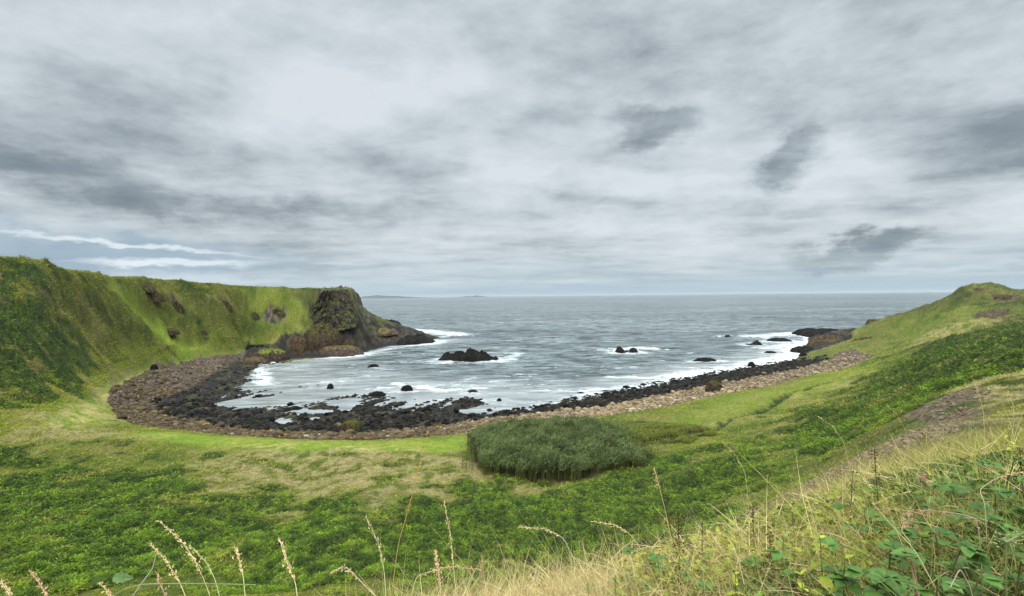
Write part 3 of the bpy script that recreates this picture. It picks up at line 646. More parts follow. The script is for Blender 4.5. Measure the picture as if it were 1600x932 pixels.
crag('ledge', 416, 563, 52, 16, M_green, 'low rock with a bright grassy top at the left waterside', 'rock', depth=13, seed=28, jag=.2, d=203, flat=3.5)
crag('ledge', 392, 566, 40, 7, M_brown, 'low brown ledge in front of the grassy topped rock', 'rock', depth=9, seed=29, jag=.25, d=196)
crag('ledge', 440, 541, 56, 15, M_black, 'black rock bank at the foot of the green cliff slope', 'rock', depth=8, seed=30, jag=.6, d=223, flat=4)
crag('ledge', 396, 549, 44, 9, M_black, 'dark rock mass where the cliff foot meets the cobbles', 'rock', depth=6, seed=31, jag=.6, d=211, flat=4)
# right promontory
crag('reef', 1305, 527, 70, 11, M_black, 'flat black ledge at the seaward end of the right headland', 'reef', depth=38, seed=33, d=285, jag=.3, flat=4)
crag('ledge', 1303, 548, 62, 22, M_brown, 'reddish brown broken rock mass above the right shore', 'rock', depth=16, seed=34, d=228, jag=.4, flat=3)
crag('reef', 1265, 552, 42, 9, M_black, 'black rocks jutting into the surf below the right headland', 'reef', depth=12, seed=35, jag=.5)
crag('boulder', 1258, 558, 14, 6, M_black, 'small black boulder in the white gap below the right headland', 'boulder', depth=4, seed=36)
crag('cliff_stub', 1374, 516, 24, 16, M_brown, 'short red brown cliff end on the far right slope', 'rock', depth=10, seed=37, d=246, jag=.25, flat=5, foam=False)
crag('cliff_stub', 1418, 497, 26, 7, M_brown, 'thin brown rock edge on the skyline left of the green mound', 'rock', depth=7, seed=38, d=232, jag=.25, foam=False)
crag('boulder', 1118, 607, 26, 11, M_mossy, 'large yellowish boulder standing on the tan cobbles', 'boulder', depth=3.4, seed=39, d=118, jag=.3, foam=False)
crag('boulder', 546, 668, 30, 9, M_mossy, 'weedy brown rock at the inner edge of the left shelf', 'boulder', depth=3.5, seed=40, d=89, jag=.3, foam=False)
crag('boulder', 545, 677, 18, 4, M_slab, 'pale grey flat stone beside the lime green grass', 'boulder', depth=2, seed=41, d=84, jag=.15, foam=False)
crag('boulder', 238, 574, 9, 4, M_black, 'dark stone lying in the grass above the left beach', 'boulder', depth=2.4, seed=42, d=142, jag=.3, foam=False)

crag('bank', 1378, 538, 96, 11, M_brown, 'low brown earthy rock bank crossing the foot of the right headland slope', 'rock bank', depth=5, seed=43, d=212, jag=.5, foam=False, flat=3)
crag('outcrop', 1530, 458, 26, 7, M_brown, 'small dark outcrop near the top of the green mound', 'outcrop', depth=4, seed=44, d=197, jag=.5, foam=False)
crag('outcrop', 1572, 470, 36, 9, M_slab, 'pale rubbly outcrop on the right shoulder of the green mound', 'outcrop', depth=4, seed=45, d=181, jag=.6, foam=False)
crag('outcrop', 1552, 492, 60, 6, M_brown, 'long low brown outcrop below the mound', 'outcrop', depth=3, seed=46, d=166, jag=.6, foam=False)

for a, b, w_, h_, l, sd_ in [(236,466,34,10,'brown earth slip highest on the left hillside',51), (273,487,24,14,'bare brown scar below the highest slip on the left hill',52), (349,482,24,10,'brown scar in the middle of the long green cliff slope',53),
      (265,518,26,5,'small dark ledge low on the left hillside',54), (309,518,22,4,'small dark ledge right of the low one on the left hillside',55), (428,499,44,14,'dark broken rock outcrop in the grass left of the cliff face',56),
      (395,497,18,8,'narrow dark rock left of the broken outcrop',57), (455,505,24,8,'low dark outcrop just under the cliff face',58), (222,452,20,5,'thin brown edge under the skyline of the left hill',59), (330,505,12,4,'tiny dark rock on the green slope above the cobbles',60)]:
    crag('outcrop', a, b, w_, h_, M_scar, l, 'outcrop', depth=3.5, seed=sd_, d=float(hit(a, b)[1])+.5, jag=.9, foam=False, sink=1.2)

# sea surface now that the rocks are known
sx, sy, hh = SEA
foam = np.zeros_like(sx)
for rx, ry, a, b, k in ROCKS:
    m_ = (np.abs(sx-rx) < a*3+14) & (np.abs(sy-ry) < b*3+22)
    q = np.sqrt(((sx[m_]-rx)/(a+1.5))**2+((sy[m_]-ry)/(b+2.0))**2)
    big = min(1., a/6)
    v = (.35+.45*big)*sstep(1.75, 1.0, q)+(.20+.22*big)*sstep(3.2, 1.0, np.sqrt(((sx[m_]-rx-a*.6)/(a*1.6+2))**2+((sy[m_]-ry)/(b+5))**2))
    foam[m_] = np.maximum(foam[m_], v*k*.62)
inbay = sstep(0, 1, (hh > -3.2).astype(float))
shallow = sstep(-2.4, -.2, hh)*(sy < 300)
right = sstep(10, 60, sx)
shore = sstep(-1.15, -.2, hh)*right*(.72)+sstep(-2.2, -.9, hh)*right*.28
foam = np.maximum(foam, shore*(sy < 330))
def streak(pp, wid, k):
    ring = [Pz(a, b, 0) for a, b in pp]; m_ = sy < 500
    d_ = seg_dist(sx[m_]+fbm(sx[m_]/9, sy[m_]/9, 3, 50)*4, sy[m_]+fbm(sx[m_]/9, sy[m_]/9, 3, 51)*4, ring)
    foam[m_] = np.maximum(foam[m_], 1.12*k*np.exp(-(d_/wid)**2))
streak([(618,601),(650,606),(700,611),(750,609)], 2.6, .8); streak([(640,604),(700,603),(740,592)], 3.5, .45)
streak([(820,614),(900,612),(960,608),(1000,607)], 1.5, .65)
streak([(870,632),(950,612),(1040,598),(1110,582),(1190,566),(1240,550)], 7, .62)
streak([(950,591),(1010,592),(1050,586),(1100,580)], 2.5, .75)
streak([(600,517),(640,516),(680,520),(720,524)], 14, .85); streak([(690,527),(720,523)], 6, .7)
streak([(560,555),(640,541),(690,533)], 3.5, .6); streak([(450,560),(540,558)], 2, .5)
streak([(940,549),(1000,545),(1045,548)], 6, .75); streak([(1120,526),(1170,525)], 6, .6)
streak([(1180,527),(1240,523),(1268,522)], 15, .85); streak([(1200,545),(1260,536)], 10, .7); streak([(770,553),(810,554),(790,562)], 4, .65)
streak([(410,575),(405,590),(420,600)], 4, .7); streak([(440,574),(480,572)], 1.5, .45); streak([(560,583),(640,576)], 2, .4); streak([(520,566),(560,572)], 1.5, .35)
for a in range(110):
    px, py = random.uniform(430, 1100), random.uniform(545, 610); L = random.uniform(20, 70)
    streak([(px, py), (px+L, py-random.uniform(0, 4))], random.uniform(.5, 1.5), random.uniform(.35, .62))
amp = sstep(6000, 300, sy)*(1-.8*shallow)
crest = 1-np.abs(pn(sx/46+fbm(sx/60, sy/60, 2, 60), sy/13, 61))*2.2
wz = (crest*.42+fbm(sx/11, sy/5, 4, 62)*.62)*amp*sstep(-.3, -2.0, hh)+np.clip(foam, 0, 1)*.35*(1+fbm(sx/2.2, sy/1.6, 3, 64))*(hh < -.6)+fbm(sx/2.6, sy/1.8, 3, 63)*.07*sstep(500, 200, sy)*(1-.85*shallow)
sea = mesh('sea', np.stack([sx, sy, wz-.02], 1), grid_faces(len(dS), len(ts)), MW, None, attrs={'foam': foam, 'shallow': shallow})
tagit(sea, kind='structure')

# ------------------------------------------------------------------ far land on the horizon
def far_land(x0, x1, yy, hs, seed):
    n = 90; xs = np.linspace(0, 1, n); prof = np.interp(xs, np.linspace(0, 1, len(hs)), hs)*(1+.18*fbm(xs*9, xs*0, 3, seed))
    rows = []
    for k, f in enumerate((0, .55, .9, 1, .8, 0)): rows.append(np.stack([x0+(x1-x0)*xs, np.full(n, yy+k*400.), prof*f-3], 1))
    o = mesh('distant_hills', np.concatenate(rows), grid_faces(6, n), M_hill); tagit(o, kind='structure')
far_land(-4300, -2400, 14000, [70, 95, 70, 62, 40, 20, 4], 70)
far_land(-1700, -700, 15000, [4, 25, 40, 30, 62, 40, 22, 4], 71)

# ------------------------------------------------------------------ loose boulders and stones
def ico(sub):
    bm_ = bpy.data.meshes.new('t'); import bmesh
    b = bmesh.new(); bmesh.ops.create_icosphere(b, subdivisions=sub, radius=1.0)
    v = np.array([list(q.co) for q in b.verts]); f = np.array([[w_.index for w_ in q.verts] for q in b.faces]); b.free(); bpy.data.meshes.remove(bm_)
    return v, f
def stone(sub, seed, planes=9, ns=.22):
    r = np.random.default_rng(seed); v, f = ico(sub); v = v.copy()
    for _ in range(planes):
        n_ = r.normal(size=3); n_ /= np.linalg.norm(n_); c = r.uniform(.55, .85)
        d_ = v @ n_-c; v -= np.maximum(d_, 0)[:, None]*n_[None, :]
    v *= (1+ns*n3d(v+seed, 1.2, seed))[:, None]
    v *= np.array([1, r.uniform(.7, 1), r.uniform(.5, .75)])[None, :]
    return v, f
big_shapes = []
for s in range(10):
    v, f = stone(3, 100+s, 12, .25); big_shapes.append((v, f))
def beach_spots(n, key):
    out = []
    lo, hi = 1/260, 1/72
    while sum(len(o) for o in out) < n:
        u = rng.uniform(lo, hi, 20000); d_ = 1/u; t_ = rng.uniform(-.85, .75, 20000); x_ = t_*d_
        out.append(np.stack([x_, d_], 1)[key(x_, d_)])
    return np.concatenate(out)[:n]
def kdark(x_, y_):
    b_ = samp(M['beach'], x_, y_); dk = samp(M['dark'], x_, y_); z_ = relief(x_, y_)
    band = fbm(x_/5, y_/9, 3, 80)
    return (dk+fbm(x_/4, y_/4, 3, 82)*.8 > .5) & (z_ > np.where(x_ > 12, -.4, -.12)) & (z_ < 2.2) & ((samp(M['pool'], x_, y_) < .3) | (rng.random(len(x_)) < .05)) & (rng.random(len(x_)) < np.where(x_ > 5, 1.0, .12+.95*sstep(-.05, .3, band)*sstep(140, 110, y_)))
spots = beach_spots(13000, kdark)
size = np.exp(rng.normal(-.95, .48, len(spots))); size = np.clip(size, .14, 1.15)
app = size/spots[:, 1]; order = np.argsort(-app)
proto = {}
def boulder_obj(i, x_, y_, s, label, group, material=M_black):
    key = (i % len(big_shapes), material.name)
    if key not in proto:
        v, f = big_shapes[key[0]]; o = mesh('boulder', v, f, material, smooth=False); proto[key] = o.data
    else:
        o = bpy.data.objects.new('boulder', proto[key]); C.objects.link(o)
    o.location = (x_, y_, float(relief(np.array([x_]), np.array([y_]))[0])+s*.12)
    o.scale = (s*random.uniform(.8, 1.2), s*random.uniform(.7, 1), s*random.uniform(.7, 1.05)); o.rotation_euler = (random.uniform(-.3, .3), random.uniform(-.3, .3), random.uniform(0, 6.28))
    tagit(o, label, 'boulder', group); return o
NBIG = 270; cnt = 0; used = []
def zone_label(x_, y_, s_):
    px_ = CX+F*x_/y_; big = 'large' if s_ > .85 else 'small'
    zones = [(1150, 'black boulder at the surf line close to the right headland', 'black boulders near the right headland'),
             (1050, 'black boulder in the dark band seaward of the yellowish boulder', 'black boulders along the right surf'),
             (930, 'black boulder in the dark band above the tan cobbles right of the reeds', 'black boulders right of the reeds'),
             (820, 'wet black boulder in thin foam straight beyond the reed bed', 'black boulders beyond the reeds'),
             (700, 'black boulder on the dark spit just left of the reed bed', 'black boulders on the dark spit'),
             (560, 'black weedy boulder on the middle of the rock shelf above the lime grass', 'black boulders on the middle shelf'),
             (430, 'black boulder between the tide pools of the left shelf', 'black boulders between the tide pools')]
    for p, l, gr in zones:
        if px_ > p: return big+' '+l, gr
    if y_ < 112: return big+' black boulder at the near end of the brown left beach', 'black boulders at the near end of the left beach'
    return big+' black boulder on the weedy flat below the green hillside', 'black boulders on the weedy flat'
rest = []
for i in order:
    if cnt < NBIG:
        x_, y_ = spots[i]; s = size[i]
        if all((x_-a)**2+(y_-b)**2 > ((s+c)*.62)**2 for a, b, c in used):
            l, gr = zone_label(x_, y_, s); boulder_obj(cnt, x_, y_, s, l, gr); used.append((x_, y_, s)); cnt += 1; continue
        continue
    rest.append(i)
def stones_mesh(name, XY, S, colr, sub, label, cat, lift=.1):
    shp = [stone(sub, 300+k, 5, .2) for k in range(8)]
    VV, FF, CC, off = [], [], [], 0
    zz = relief(XY[:, 0], XY[:, 1]); which = rng.integers(0, 8, len(XY))
    for k in range(8):
        v, f = shp[k]; I = np.where(which == k)[0]; n = len(I)
        if n == 0: continue
        th = rng.uniform(0, 6.28, n); c_, s_ = np.cos(th), np.sin(th); s = S[I]
        v3 = v[None]*s[:, None, None]*np.stack([rng.uniform(.8, 1.2, n), rng.uniform(.7, 1.1, n), rng.uniform(.7, 1.1, n)], 1)[:, None, :]
        X_ = v3[..., 0]*c_[:, None]-v3[..., 1]*s_[:, None]+XY[I, 0][:, None]; Y_ = v3[..., 0]*s_[:, None]+v3[..., 1]*c_[:, None]+XY[I, 1][:, None]; Z_ = v3[..., 2]+(zz[I]+s*lift)[:, None]
        VV.append(np.stack([X_, Y_, Z_], -1).reshape(-1, 3)); FF.append((f[None]+(np.arange(n)*len(v))[:, None, None]).reshape(-1, 3)+off); CC.append(np.repeat(colr[I], len(v), 0)); off += n*len(v)
    o = mesh(name, np.concatenate(VV), np.concatenate(FF), MS, np.concatenate(CC), smooth=False)
    return tagit(o, label, cat, kind='stuff')
ri = np.array(rest)
cb = np.array([.012, .011, .009])*rng.uniform(.6, 2.2, (len(ri), 1)); cb[rng.random(len(ri)) < .12] = (.06, .045, .03)
stones_mesh('shore_rocks', spots[ri], size[ri]*.8, cb, 2, 'smaller black rocks strewn over the tidal shelf and shore', 'rocks')
def kcob(x_, y_):
    b_ = samp(M['beach'], x_, y_); dk = samp(M['dark'], x_, y_)
    return (b_ > .5) & (dk+fbm(x_/4, y_/4, 3, 81)*.9 < .6)
cs_ = beach_spots(18000, kcob); ssz = np.clip(np.exp(rng.normal(-1.5, .6, len(cs_))), .08, 1.1)
t_ = rng.random((len(cs_), 1)); cc_ = np.array([[.14, .100, .056]])*(1-t_)+np.array([[.37, .285, .175]])*t_
lf_ = (sstep(15, -20, cs_[:, 0]+rng.normal(0, 5, len(cs_))))[:, None]; cc_ = cc_*(1-lf_)+cc_*np.array([[.40, .385, .34]])*lf_; cc_ = cc_*rng.uniform(.6, 1.25, (len(cc_), 1))
o_ = rng.random(len(cs_)) < .012; cc_[o_] = (.30, .17, .04)
pal = rng.random(len(cs_)) < .012; cc_[pal] = (.30, .27, .22)
stones_mesh('cobbles', cs_, ssz, cc_, 1, 'tan and brown cobbles banked along the top of the beach', 'cobbles')
# scree on the near right slope
u = rng.uniform(1/60, 1/7, 40000); d_ = 1/u; x_ = rng.uniform(.4, 1.15, 40000)*d_
kk = samp(M['scree'], x_, d_)+fbm(x_/2.5, d_/2.5, 3, 84)*.9 > .6
XY = np.stack([x_, d_], 1)[kk][:9000]; ss_ = np.clip(np.exp(rng.normal(-2.8, .45, len(XY))), .02, .2)*np.clip(XY[:, 1]/20, .5, 1.3)
t_ = rng.random((len(XY), 1))
if len(XY): stones_mesh('scree', XY, ss_, np.array([[.10, .070, .038]])*(1-t_)+np.array([[.27, .21, .135]])*t_, 1, 'grey brown loose stones on the bare slope at right', 'scree', 0.2)

# ------------------------------------------------------------------ leafy and grassy cover
def ribbons(B, Dr, L, Wd, bend, seg, col, side=None, tip=True):
    """N ribbons from base points B along directions Dr, sagging by bend; returns verts, faces, colours"""
    n = len(B); s = np.linspace(0, 1, seg+1)[None, :, None]
    bd = np.asarray(bend)
    path = B[:, None, :]+Dr[:, None, :]*L[:, None, None]*s+bd[:, None, :]*L[:, None, None]*s*s
    if side is None:
        side = np.cross(Dr, rng.normal(size=(n, 3))); side /= np.linalg.norm(side, axis=1)[:, None]+1e-9
    tw = (1-s**1.6*(.93 if tip else .3))
    a = path-side[:, None, :]*Wd[:, None, None]*tw*.5; b = path+side[:, None, :]*Wd[:, None, None]*tw*.5
    V = np.stack([a, b], 2).reshape(n, -1, 3); m_ = 2*(seg+1)
    base = (np.arange(n)*m_)[:, None, None]
    f = np.array([[2*i, 2*i+1, 2*i+3, 2*i+2] for i in range(seg)])[None]
    return V.reshape(-1, 3), (base+f).reshape(-1, 4), np.repeat(col, m_, 0)
def merge(parts):
    VV, FF, CC, off = [], [], [], 0
    for v, f, c in parts: VV.append(v); FF.append(f+off); CC.append(c); off += len(v)
    return np.concatenate(VV), np.concatenate(FF), np.concatenate(CC)
def leafcards(B, N_, L, Wd, col):
    """pointed leaf blades: a folded diamond each"""
    n = len(B); th = rng.uniform(0, 6.28, n); el_ = rng.uniform(-.35, .75, n)
    a = np.stack([np.cos(th)*np.cos(el_), np.sin(th)*np.cos(el_), np.sin(el_)], 1)
    s_ = np.cross(a, [0, 0, 1.]); s_ /= np.linalg.norm(s_, axis=1)[:, None]; roll = rng.uniform(-.7, .7, n)
    up = np.cross(s_, a); s2 = s_*np.cos(roll)[:, None]+up*np.sin(roll)[:, None]; up2 = np.cross(s2, a)
    L_ = L[:, None]; W2 = Wd[:, None]/2
    p0 = B; p1 = B+a*L_*.45+s2*W2+up2*W2*.35; p2 = B+a*L_-up2*W2*.3; p3 = B+a*L_*.45-s2*W2+up2*W2*.35
    V = np.stack([p0, p1, p2, p3], 1).reshape(-1, 3); f = np.arange(n*4).reshape(n, 4)
    return V, f, np.repeat(col, 4, 0)
def field_points(n, d0, d1, t0=-1.12, t1=1.12, power=1.0):
    u = rng.uniform(d1**-power, d0**-power, n); d_ = u**(-1/power); return rng.uniform(t0, t1, n)*d_, d_
# low leafy cover in the fern zones
xs = []; parts = []
x_, y_ = field_points(900000, 20, 170)
k_ = (samp(M['fern'], x_, y_) > .0) | (fbm(x_/6.5, y_/4.5, 4, 34) > .3); k_ &= samp(H, x_, y_) > 3; k_ &= samp(M['beach'], x_, y_) < .3; x_, y_ = x_[k_], y_[k_]
hx = rng.uniform(-190, -50, 260000); hy = rng.uniform(70, 245, 260000); m_ = samp(H, hx, hy) > 6; x_ = np.concatenate([x_, hx[m_]]); y_ = np.concatenate([y_, hy[m_]])
c_, g_ = cover(x_, y_); keep = (g_['fe'] > .2+.6*rng.random(len(x_))) & (samp(H, x_, y_) > 3)
x_, y_, c_ = x_[keep], y_[keep], c_[keep]; d_ = np.hypot(x_, y_)
z_ = relief(x_, y_); clump = sstep(-.3, .4, fbm(x_/1.1, y_/1.1, 3, 90))
hgt = clump*(.40-.18*sstep(50, 90, d_))*sstep(15, 30, d_)+.04
zz = z_+hgt*(1-rng.random(len(x_))**2*.8)
sz = np.clip(d_*.0029, .07, .32)*rng.uniform(.6, 1.4, len(x_))
tint = rng.uniform(.6, 1.7, (len(x_), 1)); cl = c_*tint*(1+fbm(x_/1.1, y_/1.1, 3, 90)*1.1)[:, None]*np.array([[1.42, 1.50, .72]]); cl = np.clip(cl*(1-.22*sstep(55, 90, d_))[:, None], .004, .42)
V, Fq, Cc = leafcards(np.stack([x_, y_, zz], 1), None, sz*1.8, sz*.34, cl)
mesh_keep = None
tagit(mesh('bracken_cover', V, Fq, ML, Cc, smooth=False), 'dark green leafy bracken covering the lower field and slopes', 'bracken', kind='stuff')
# rough grass on the rest
x_, y_ = field_points(360000, 20, 260, power=.6)
hx = rng.uniform(-190, -50, 260000); hy = rng.uniform(70, 245, 260000); m_ = samp(H, hx, hy) > 6; x_ = np.concatenate([x_, hx[m_]]); y_ = np.concatenate([y_, hy[m_]])
c_, g_ = cover(x_, y_); bare = np.maximum.reduce([g_['beach'], g_['rock'], g_['scree'], g_['reed'], g_['earth']])
keep = (g_['fe'] < .6) & (bare < .35) & (samp(H, x_, y_) > 2.7) & (rng.random(len(x_)) > g_['lime']*.6)
x_, y_, c_, lm = x_[keep], y_[keep], c_[keep], g_['lime'][keep]; d_ = np.hypot(x_, y_); z_ = relief(x_, y_)
n = len(x_); L_ = np.clip(.0042*d_, .12, .62)*rng.uniform(.6, 1.3, n)*(1-.5*lm)
dr = np.stack([rng.normal(0, .55, n)+.25, rng.normal(0, .55, n), np.ones(n)], 1); dr /= np.linalg.norm(dr, axis=1)[:, None]
bend = np.stack([rng.normal(.25, .3, n), rng.normal(0, .3, n), -rng.uniform(.1, .5, n)], 1)
V, Fq, Cc = ribbons(np.stack([x_, y_, z_-.03], 1), dr, L_, L_*.24, bend, 2, np.minimum(c_, .36)*rng.uniform(.7, 1.6, (n, 1))*(1.55+(.35+sstep(6, 14, z_)*.8)*fbm(x_/1.8, y_/1.8, 3, 92)*1.5)[:, None]*np.array([[1.12, 1.10, .80]]))  # blades lightened to set off the gap shade painted on the ground
Cc = np.clip(Cc, .004, .42)
tagit(mesh('meadow_grass', V, Fq, MB, Cc, smooth=False), 'rough yellow green grass growing over the bay slopes', 'grass', kind='stuff')

# reed bed
rr = np.array(reed_ring); lo_, hi_ = rr.min(0)-3, rr.max(0)+6
x_ = rng.uniform(lo_[0]-2, hi_[0]+2, 150000); y_ = rng.uniform(lo_[1], hi_[1], 150000)
wr = samp(M['reed'], x_+fbm(x_/4, y_/4, 4, 95)*4, y_+fbm(x_/4, y_/4, 4, 98)*4); keep = wr > .62-.5*rng.random(len(x_))**2
edge = hit(1010, 705)[0]
keep &= rng.random(len(x_)) < 1-.6*sstep(edge-2, edge+3, x_)*(fbm(x_/1.5, y_/1.5, 2, 97) < .15)
x_, y_ = x_[keep][:50000], y_[keep][:50000]; n = len(x_); z_ = relief(x_, y_)
tall = 1-.78*sstep(edge-6, edge+3, x_)-.30*sstep(rr[:, 1].max()-12, rr[:, 1].max()-1, y_)
hh_ = (1.95+fbm(x_/3, y_/3, 3, 96)*1.4)*tall*rng.uniform(.6, 1.2, n)
dr = np.stack([rng.normal(.05, .07, n), rng.normal(0, .07, n), np.ones(n)], 1)
stem_c = np.array([[.14, .145, .050]])*rng.uniform(.5, 1.4, (n, 1))
B = np.stack([x_, y_, z_-.05], 1); parts = [ribbons(B, dr, hh_, np.full(n, .045), np.zeros((n, 3)), 2, stem_c)]
for k in range(5):
    f = rng.uniform(.62, 1.0, n); Bk = B+dr*(hh_*f)[:, None]; th = rng.uniform(0, 6.28, n)
    dk = np.stack([np.cos(th)*.42+.15, np.sin(th)*.42, np.ones(n)*rng.uniform(.6, 1.3, n)], 1)
    lc = np.array([[.115, .155, .052]])*rng.uniform(.4, 1.8, (n, 1))*(1+fbm(x_/2.2, y_/2.2, 3, 99)*1.2)[:, None]; pl_ = rng.random(n) < .2; lc[pl_] = np.array([.20, .235, .13])
    warm = sstep(edge-3, edge+2, x_)[:, None]; lc = lc*(1-warm)+np.array([[.21, .235, .05]])*rng.uniform(.6, 1.4, (n, 1))*warm
    parts.append(ribbons(Bk, dk, rng.uniform(.35, .6, n)*np.clip(tall, .5, 1), np.full(n, .06), np.stack([np.cos(th)*.3+.2, np.sin(th)*.3, -np.ones(n)*.45], 1), 2, lc))
V, Fq, Cc = merge(parts)
tagit(mesh('reed_bed', V, Fq, MB, Cc, smooth=False), 'dense dark green reed bed standing between field and beach', 'reeds', kind='stuff')

# ------------------------------------------------------------------ foreground plants
def gz(x_, y_): return float(relief(np.array([x_]), np.array([y_]))[0])
def env_py(px): return np.interp(px, [300,500,600,700,800,900,1000,1100,1150,1200,1300,1400,1500,1600,1750], [935,918,895,872,850,832,822,795,772,748,700,668,645,632,625])
# dry grass sward
n0 = 270000
px_ = 480+(1720-480)*rng.random(n0)**.8; u = rng.uniform(1/34, 1/1.15, n0); u[205000:] = rng.uniform(1/36, 1/6, n0-205000); px_[205000:] = rng.uniform(1180, 1720, n0-205000); d_ = 1/u
x_ = (px_-CX)/F*d_; zg = relief(x_, d_)
zt = EYE[2]-(env_py(px_)+np.where(rng.random(n0) < .12, 0, 1)*np.interp(px_, [600,1000,1150,1600], [12,30,50,22])+rng.exponential(18, n0)-463-(px_-800)*.0102*0)/F*d_
L_ = np.minimum((zt-zg), np.where(d_ > 6, .8, .66)*rng.uniform(.45, 1.15, n0))*rng.uniform(.75, 1.0, n0)
patch = fbm(x_*1.2, d_*1.2, 3, 110)
keep = (L_ > .10) & (rng.random(n0) < np.where(px_ < 1120, 1, .8-.35*(patch > .05)-.25*((px_ > 1280) & (d_ < 3.2)))) & (d_ > 1.25)
px_, x_, d_, zg, L_, patch = px_[keep], x_[keep], d_[keep], zg[keep], L_[keep], patch[keep]; n = len(x_)
gold = np.clip(1.15-(px_-900)/560+rng.normal(0, .35, n)+patch*1.3+sstep(5, 12, d_)*.5, 0, 1)[:, None]; t_ = rng.random((n, 1))
straw = np.array([[.88, .74, .38]])*(1-t_)+np.array([[.62, .45, .20]])*t_; grn = np.array([[.28, .36, .04]])*(1-t_)+np.array([[.66, .58, .18]])*t_
colr = (straw*gold+grn*(1-gold))*rng.uniform(.4, 1.15, (n, 1))*(1-.35*sstep(5, 12, d_))[:, None]*(1+patch*.9)[:, None]
lean = rng.normal(0, .35, (n, 2)); dr = np.stack([lean[:, 0]+.15, lean[:, 1], np.ones(n)], 1)
bend = np.stack([rng.normal(.15, .4, n), rng.normal(0, .35, n), -rng.uniform(.05, .65, n)], 1)
V, Fq, Cc = ribbons(np.stack([x_, d_, zg-.02], 1), dr, L_, np.clip(d_*.0016, .0022, .008)*rng.uniform(.6, 1.5, n), bend, 4, colr)
n1_ = 9000; pxx = rng.uniform(560, 1700, n1_); dx_ = 1/rng.uniform(1/6, 1/1.3, n1_); xx_ = (pxx-CX)/F*dx_; zg_ = relief(xx_, dx_)
zt_ = EYE[2]-(env_py(pxx)+18-463)/F*dx_; h0 = rng.random(n1_)*np.clip(zt_-zg_, .02, .5)*.8
th_ = rng.uniform(0, 6.28, n1_); Dx_ = np.stack([np.cos(th_), np.sin(th_), rng.uniform(.0, .7, n1_)], 1); Lx_ = rng.uniform(.12, .38, n1_)
Lx_ = np.minimum(Lx_, np.clip(zt_-zg_-h0, .05, 1)/.55); tx_ = rng.random((n1_, 1))
Bx_ = np.stack([xx_, dx_, zg_+h0], 1); ok_ = (zt_-zg_ > .05)
v2, f2, c2 = ribbons(Bx_[ok_], Dx_[ok_], Lx_[ok_], np.clip(dx_[ok_]*.0016, .0022, .006), np.stack([rng.normal(0, .25, ok_.sum()), rng.normal(0, .25, ok_.sum()), -rng.uniform(.1, .6, ok_.sum())], 1), 4, (np.array([[.85, .70, .40]])*(1-tx_)+np.array([[.50, .34, .17]])*tx_)[ok_])
V, Fq, Cc = merge([(V, Fq, Cc), (v2, f2, c2)])
tagit(mesh('dry_grass', V, Fq, MB, Cc, smooth=False), 'dry golden and green grass on the cliff edge in the foreground', 'dry grass', kind='stuff')

# leaf template with a folded midrib and a toothed edge
def leaf_t(k=8, W=.55, droop=.18, teeth=.10):
    u = np.linspace(0, 1, k); wv = np.sin(np.pi*u**.72)**.8*W/2; wv[0] = .01; wv[-1] = .004
    wv = wv*(1+teeth*np.where(np.arange(k) % 2, 1, -1)); zc = -droop*u*u
    V = np.stack([np.stack([u, -wv, zc+wv*.28], 1), np.stack([u, 0*u, zc], 1), np.stack([u, wv, zc+wv*.28], 1)], 1).reshape(-1, 3)
    f = []
    for i in range(k-1):
        for j in (0, 1): f.append((3*i+j, 3*i+3+j, 3*i+4+j, 3*i+1+j))
    return V, np.array(f)
def place_leaves(pos, az, pitch, roll, size, col, tmpl):
    V0, f0 = tmpl; n = len(pos); ca, sa, cp_, sp = np.cos(az), np.sin(az), np.cos(pitch), np.sin(pitch)
    a = np.stack([ca*cp_, sa*cp_, sp], 1); s = np.stack([-sa, ca, 0*ca], 1); up = np.cross(a, s)
    s2 = s*np.cos(roll)[:, None]+up*np.sin(roll)[:, None]; u2 = np.cross(a, s2)
    V = pos[:, None]+(a[:, None]*V0[None, :, 0, None]+s2[:, None]*V0[None, :, 1, None]+u2[:, None]*V0[None, :, 2, None])*size[:, None, None]
    Fc = (f0[None]+(np.arange(n)*len(V0))[:, None, None]).reshape(-1, 4)
    return V.reshape(-1, 3), Fc, np.repeat(col, len(V0), 0)
def tube(path, r0, r1, k=5):
    path = np.array(path, float); n = len(path); tg = np.gradient(path, axis=0); tg /= np.linalg.norm(tg, axis=1)[:, None]+1e-9
    ref = np.array([.3, 1, .1]); s = np.cross(tg, ref); s /= np.linalg.norm(s, axis=1)[:, None]; u = np.cross(s, tg)
    a = np.linspace(0, 2*np.pi, k, endpoint=False); r = np.linspace(r0, r1, n)[:, None, None]
    V = path[:, None]+r*(np.cos(a)[None, :, None]*s[:, None]+np.sin(a)[None, :, None]*u[:, None])
    i = np.arange(n*k).reshape(n, k); j = np.roll(i, -1, 1)
    return V.reshape(-1, 3), np.stack([i[:-1], j[:-1], j[1:], i[1:]], -1).reshape(-1, 4)
T_big = leaf_t(10, .78, .16, .07); T_net = leaf_t(9, .58, .28, .16); T_small = leaf_t(5, .6, .2, .0)
M_bram = m_leaf('bramble_leaf', .22, .5, .28, True); M_nett = m_leaf('nettle_leaf', .35, .6, .3, True); M_stem = m_leaf('plant_stem', .05, .7, .2); M_seed = m_leaf('seed_head', .15, .8, .1); M_dead = m_leaf('dead_stem', .0, .85, .1)
def root(name, label, cat, p, group=None):
    o = bpy.data.objects.new(name, None); C.objects.link(o); o.location = p; o.empty_display_size = .05
    return tagit(o, label, cat, group)
def part(name, parts, material, o, smooth=False):
    V, Fq, Cc = merge(parts); return mesh(name, V-np.array(o.location)[None], Fq, material, Cc, smooth=smooth, parent=o)
def cc(c, n, j=.2): return np.array([c])*rng.uniform(1-j, 1+j, (n, 1))
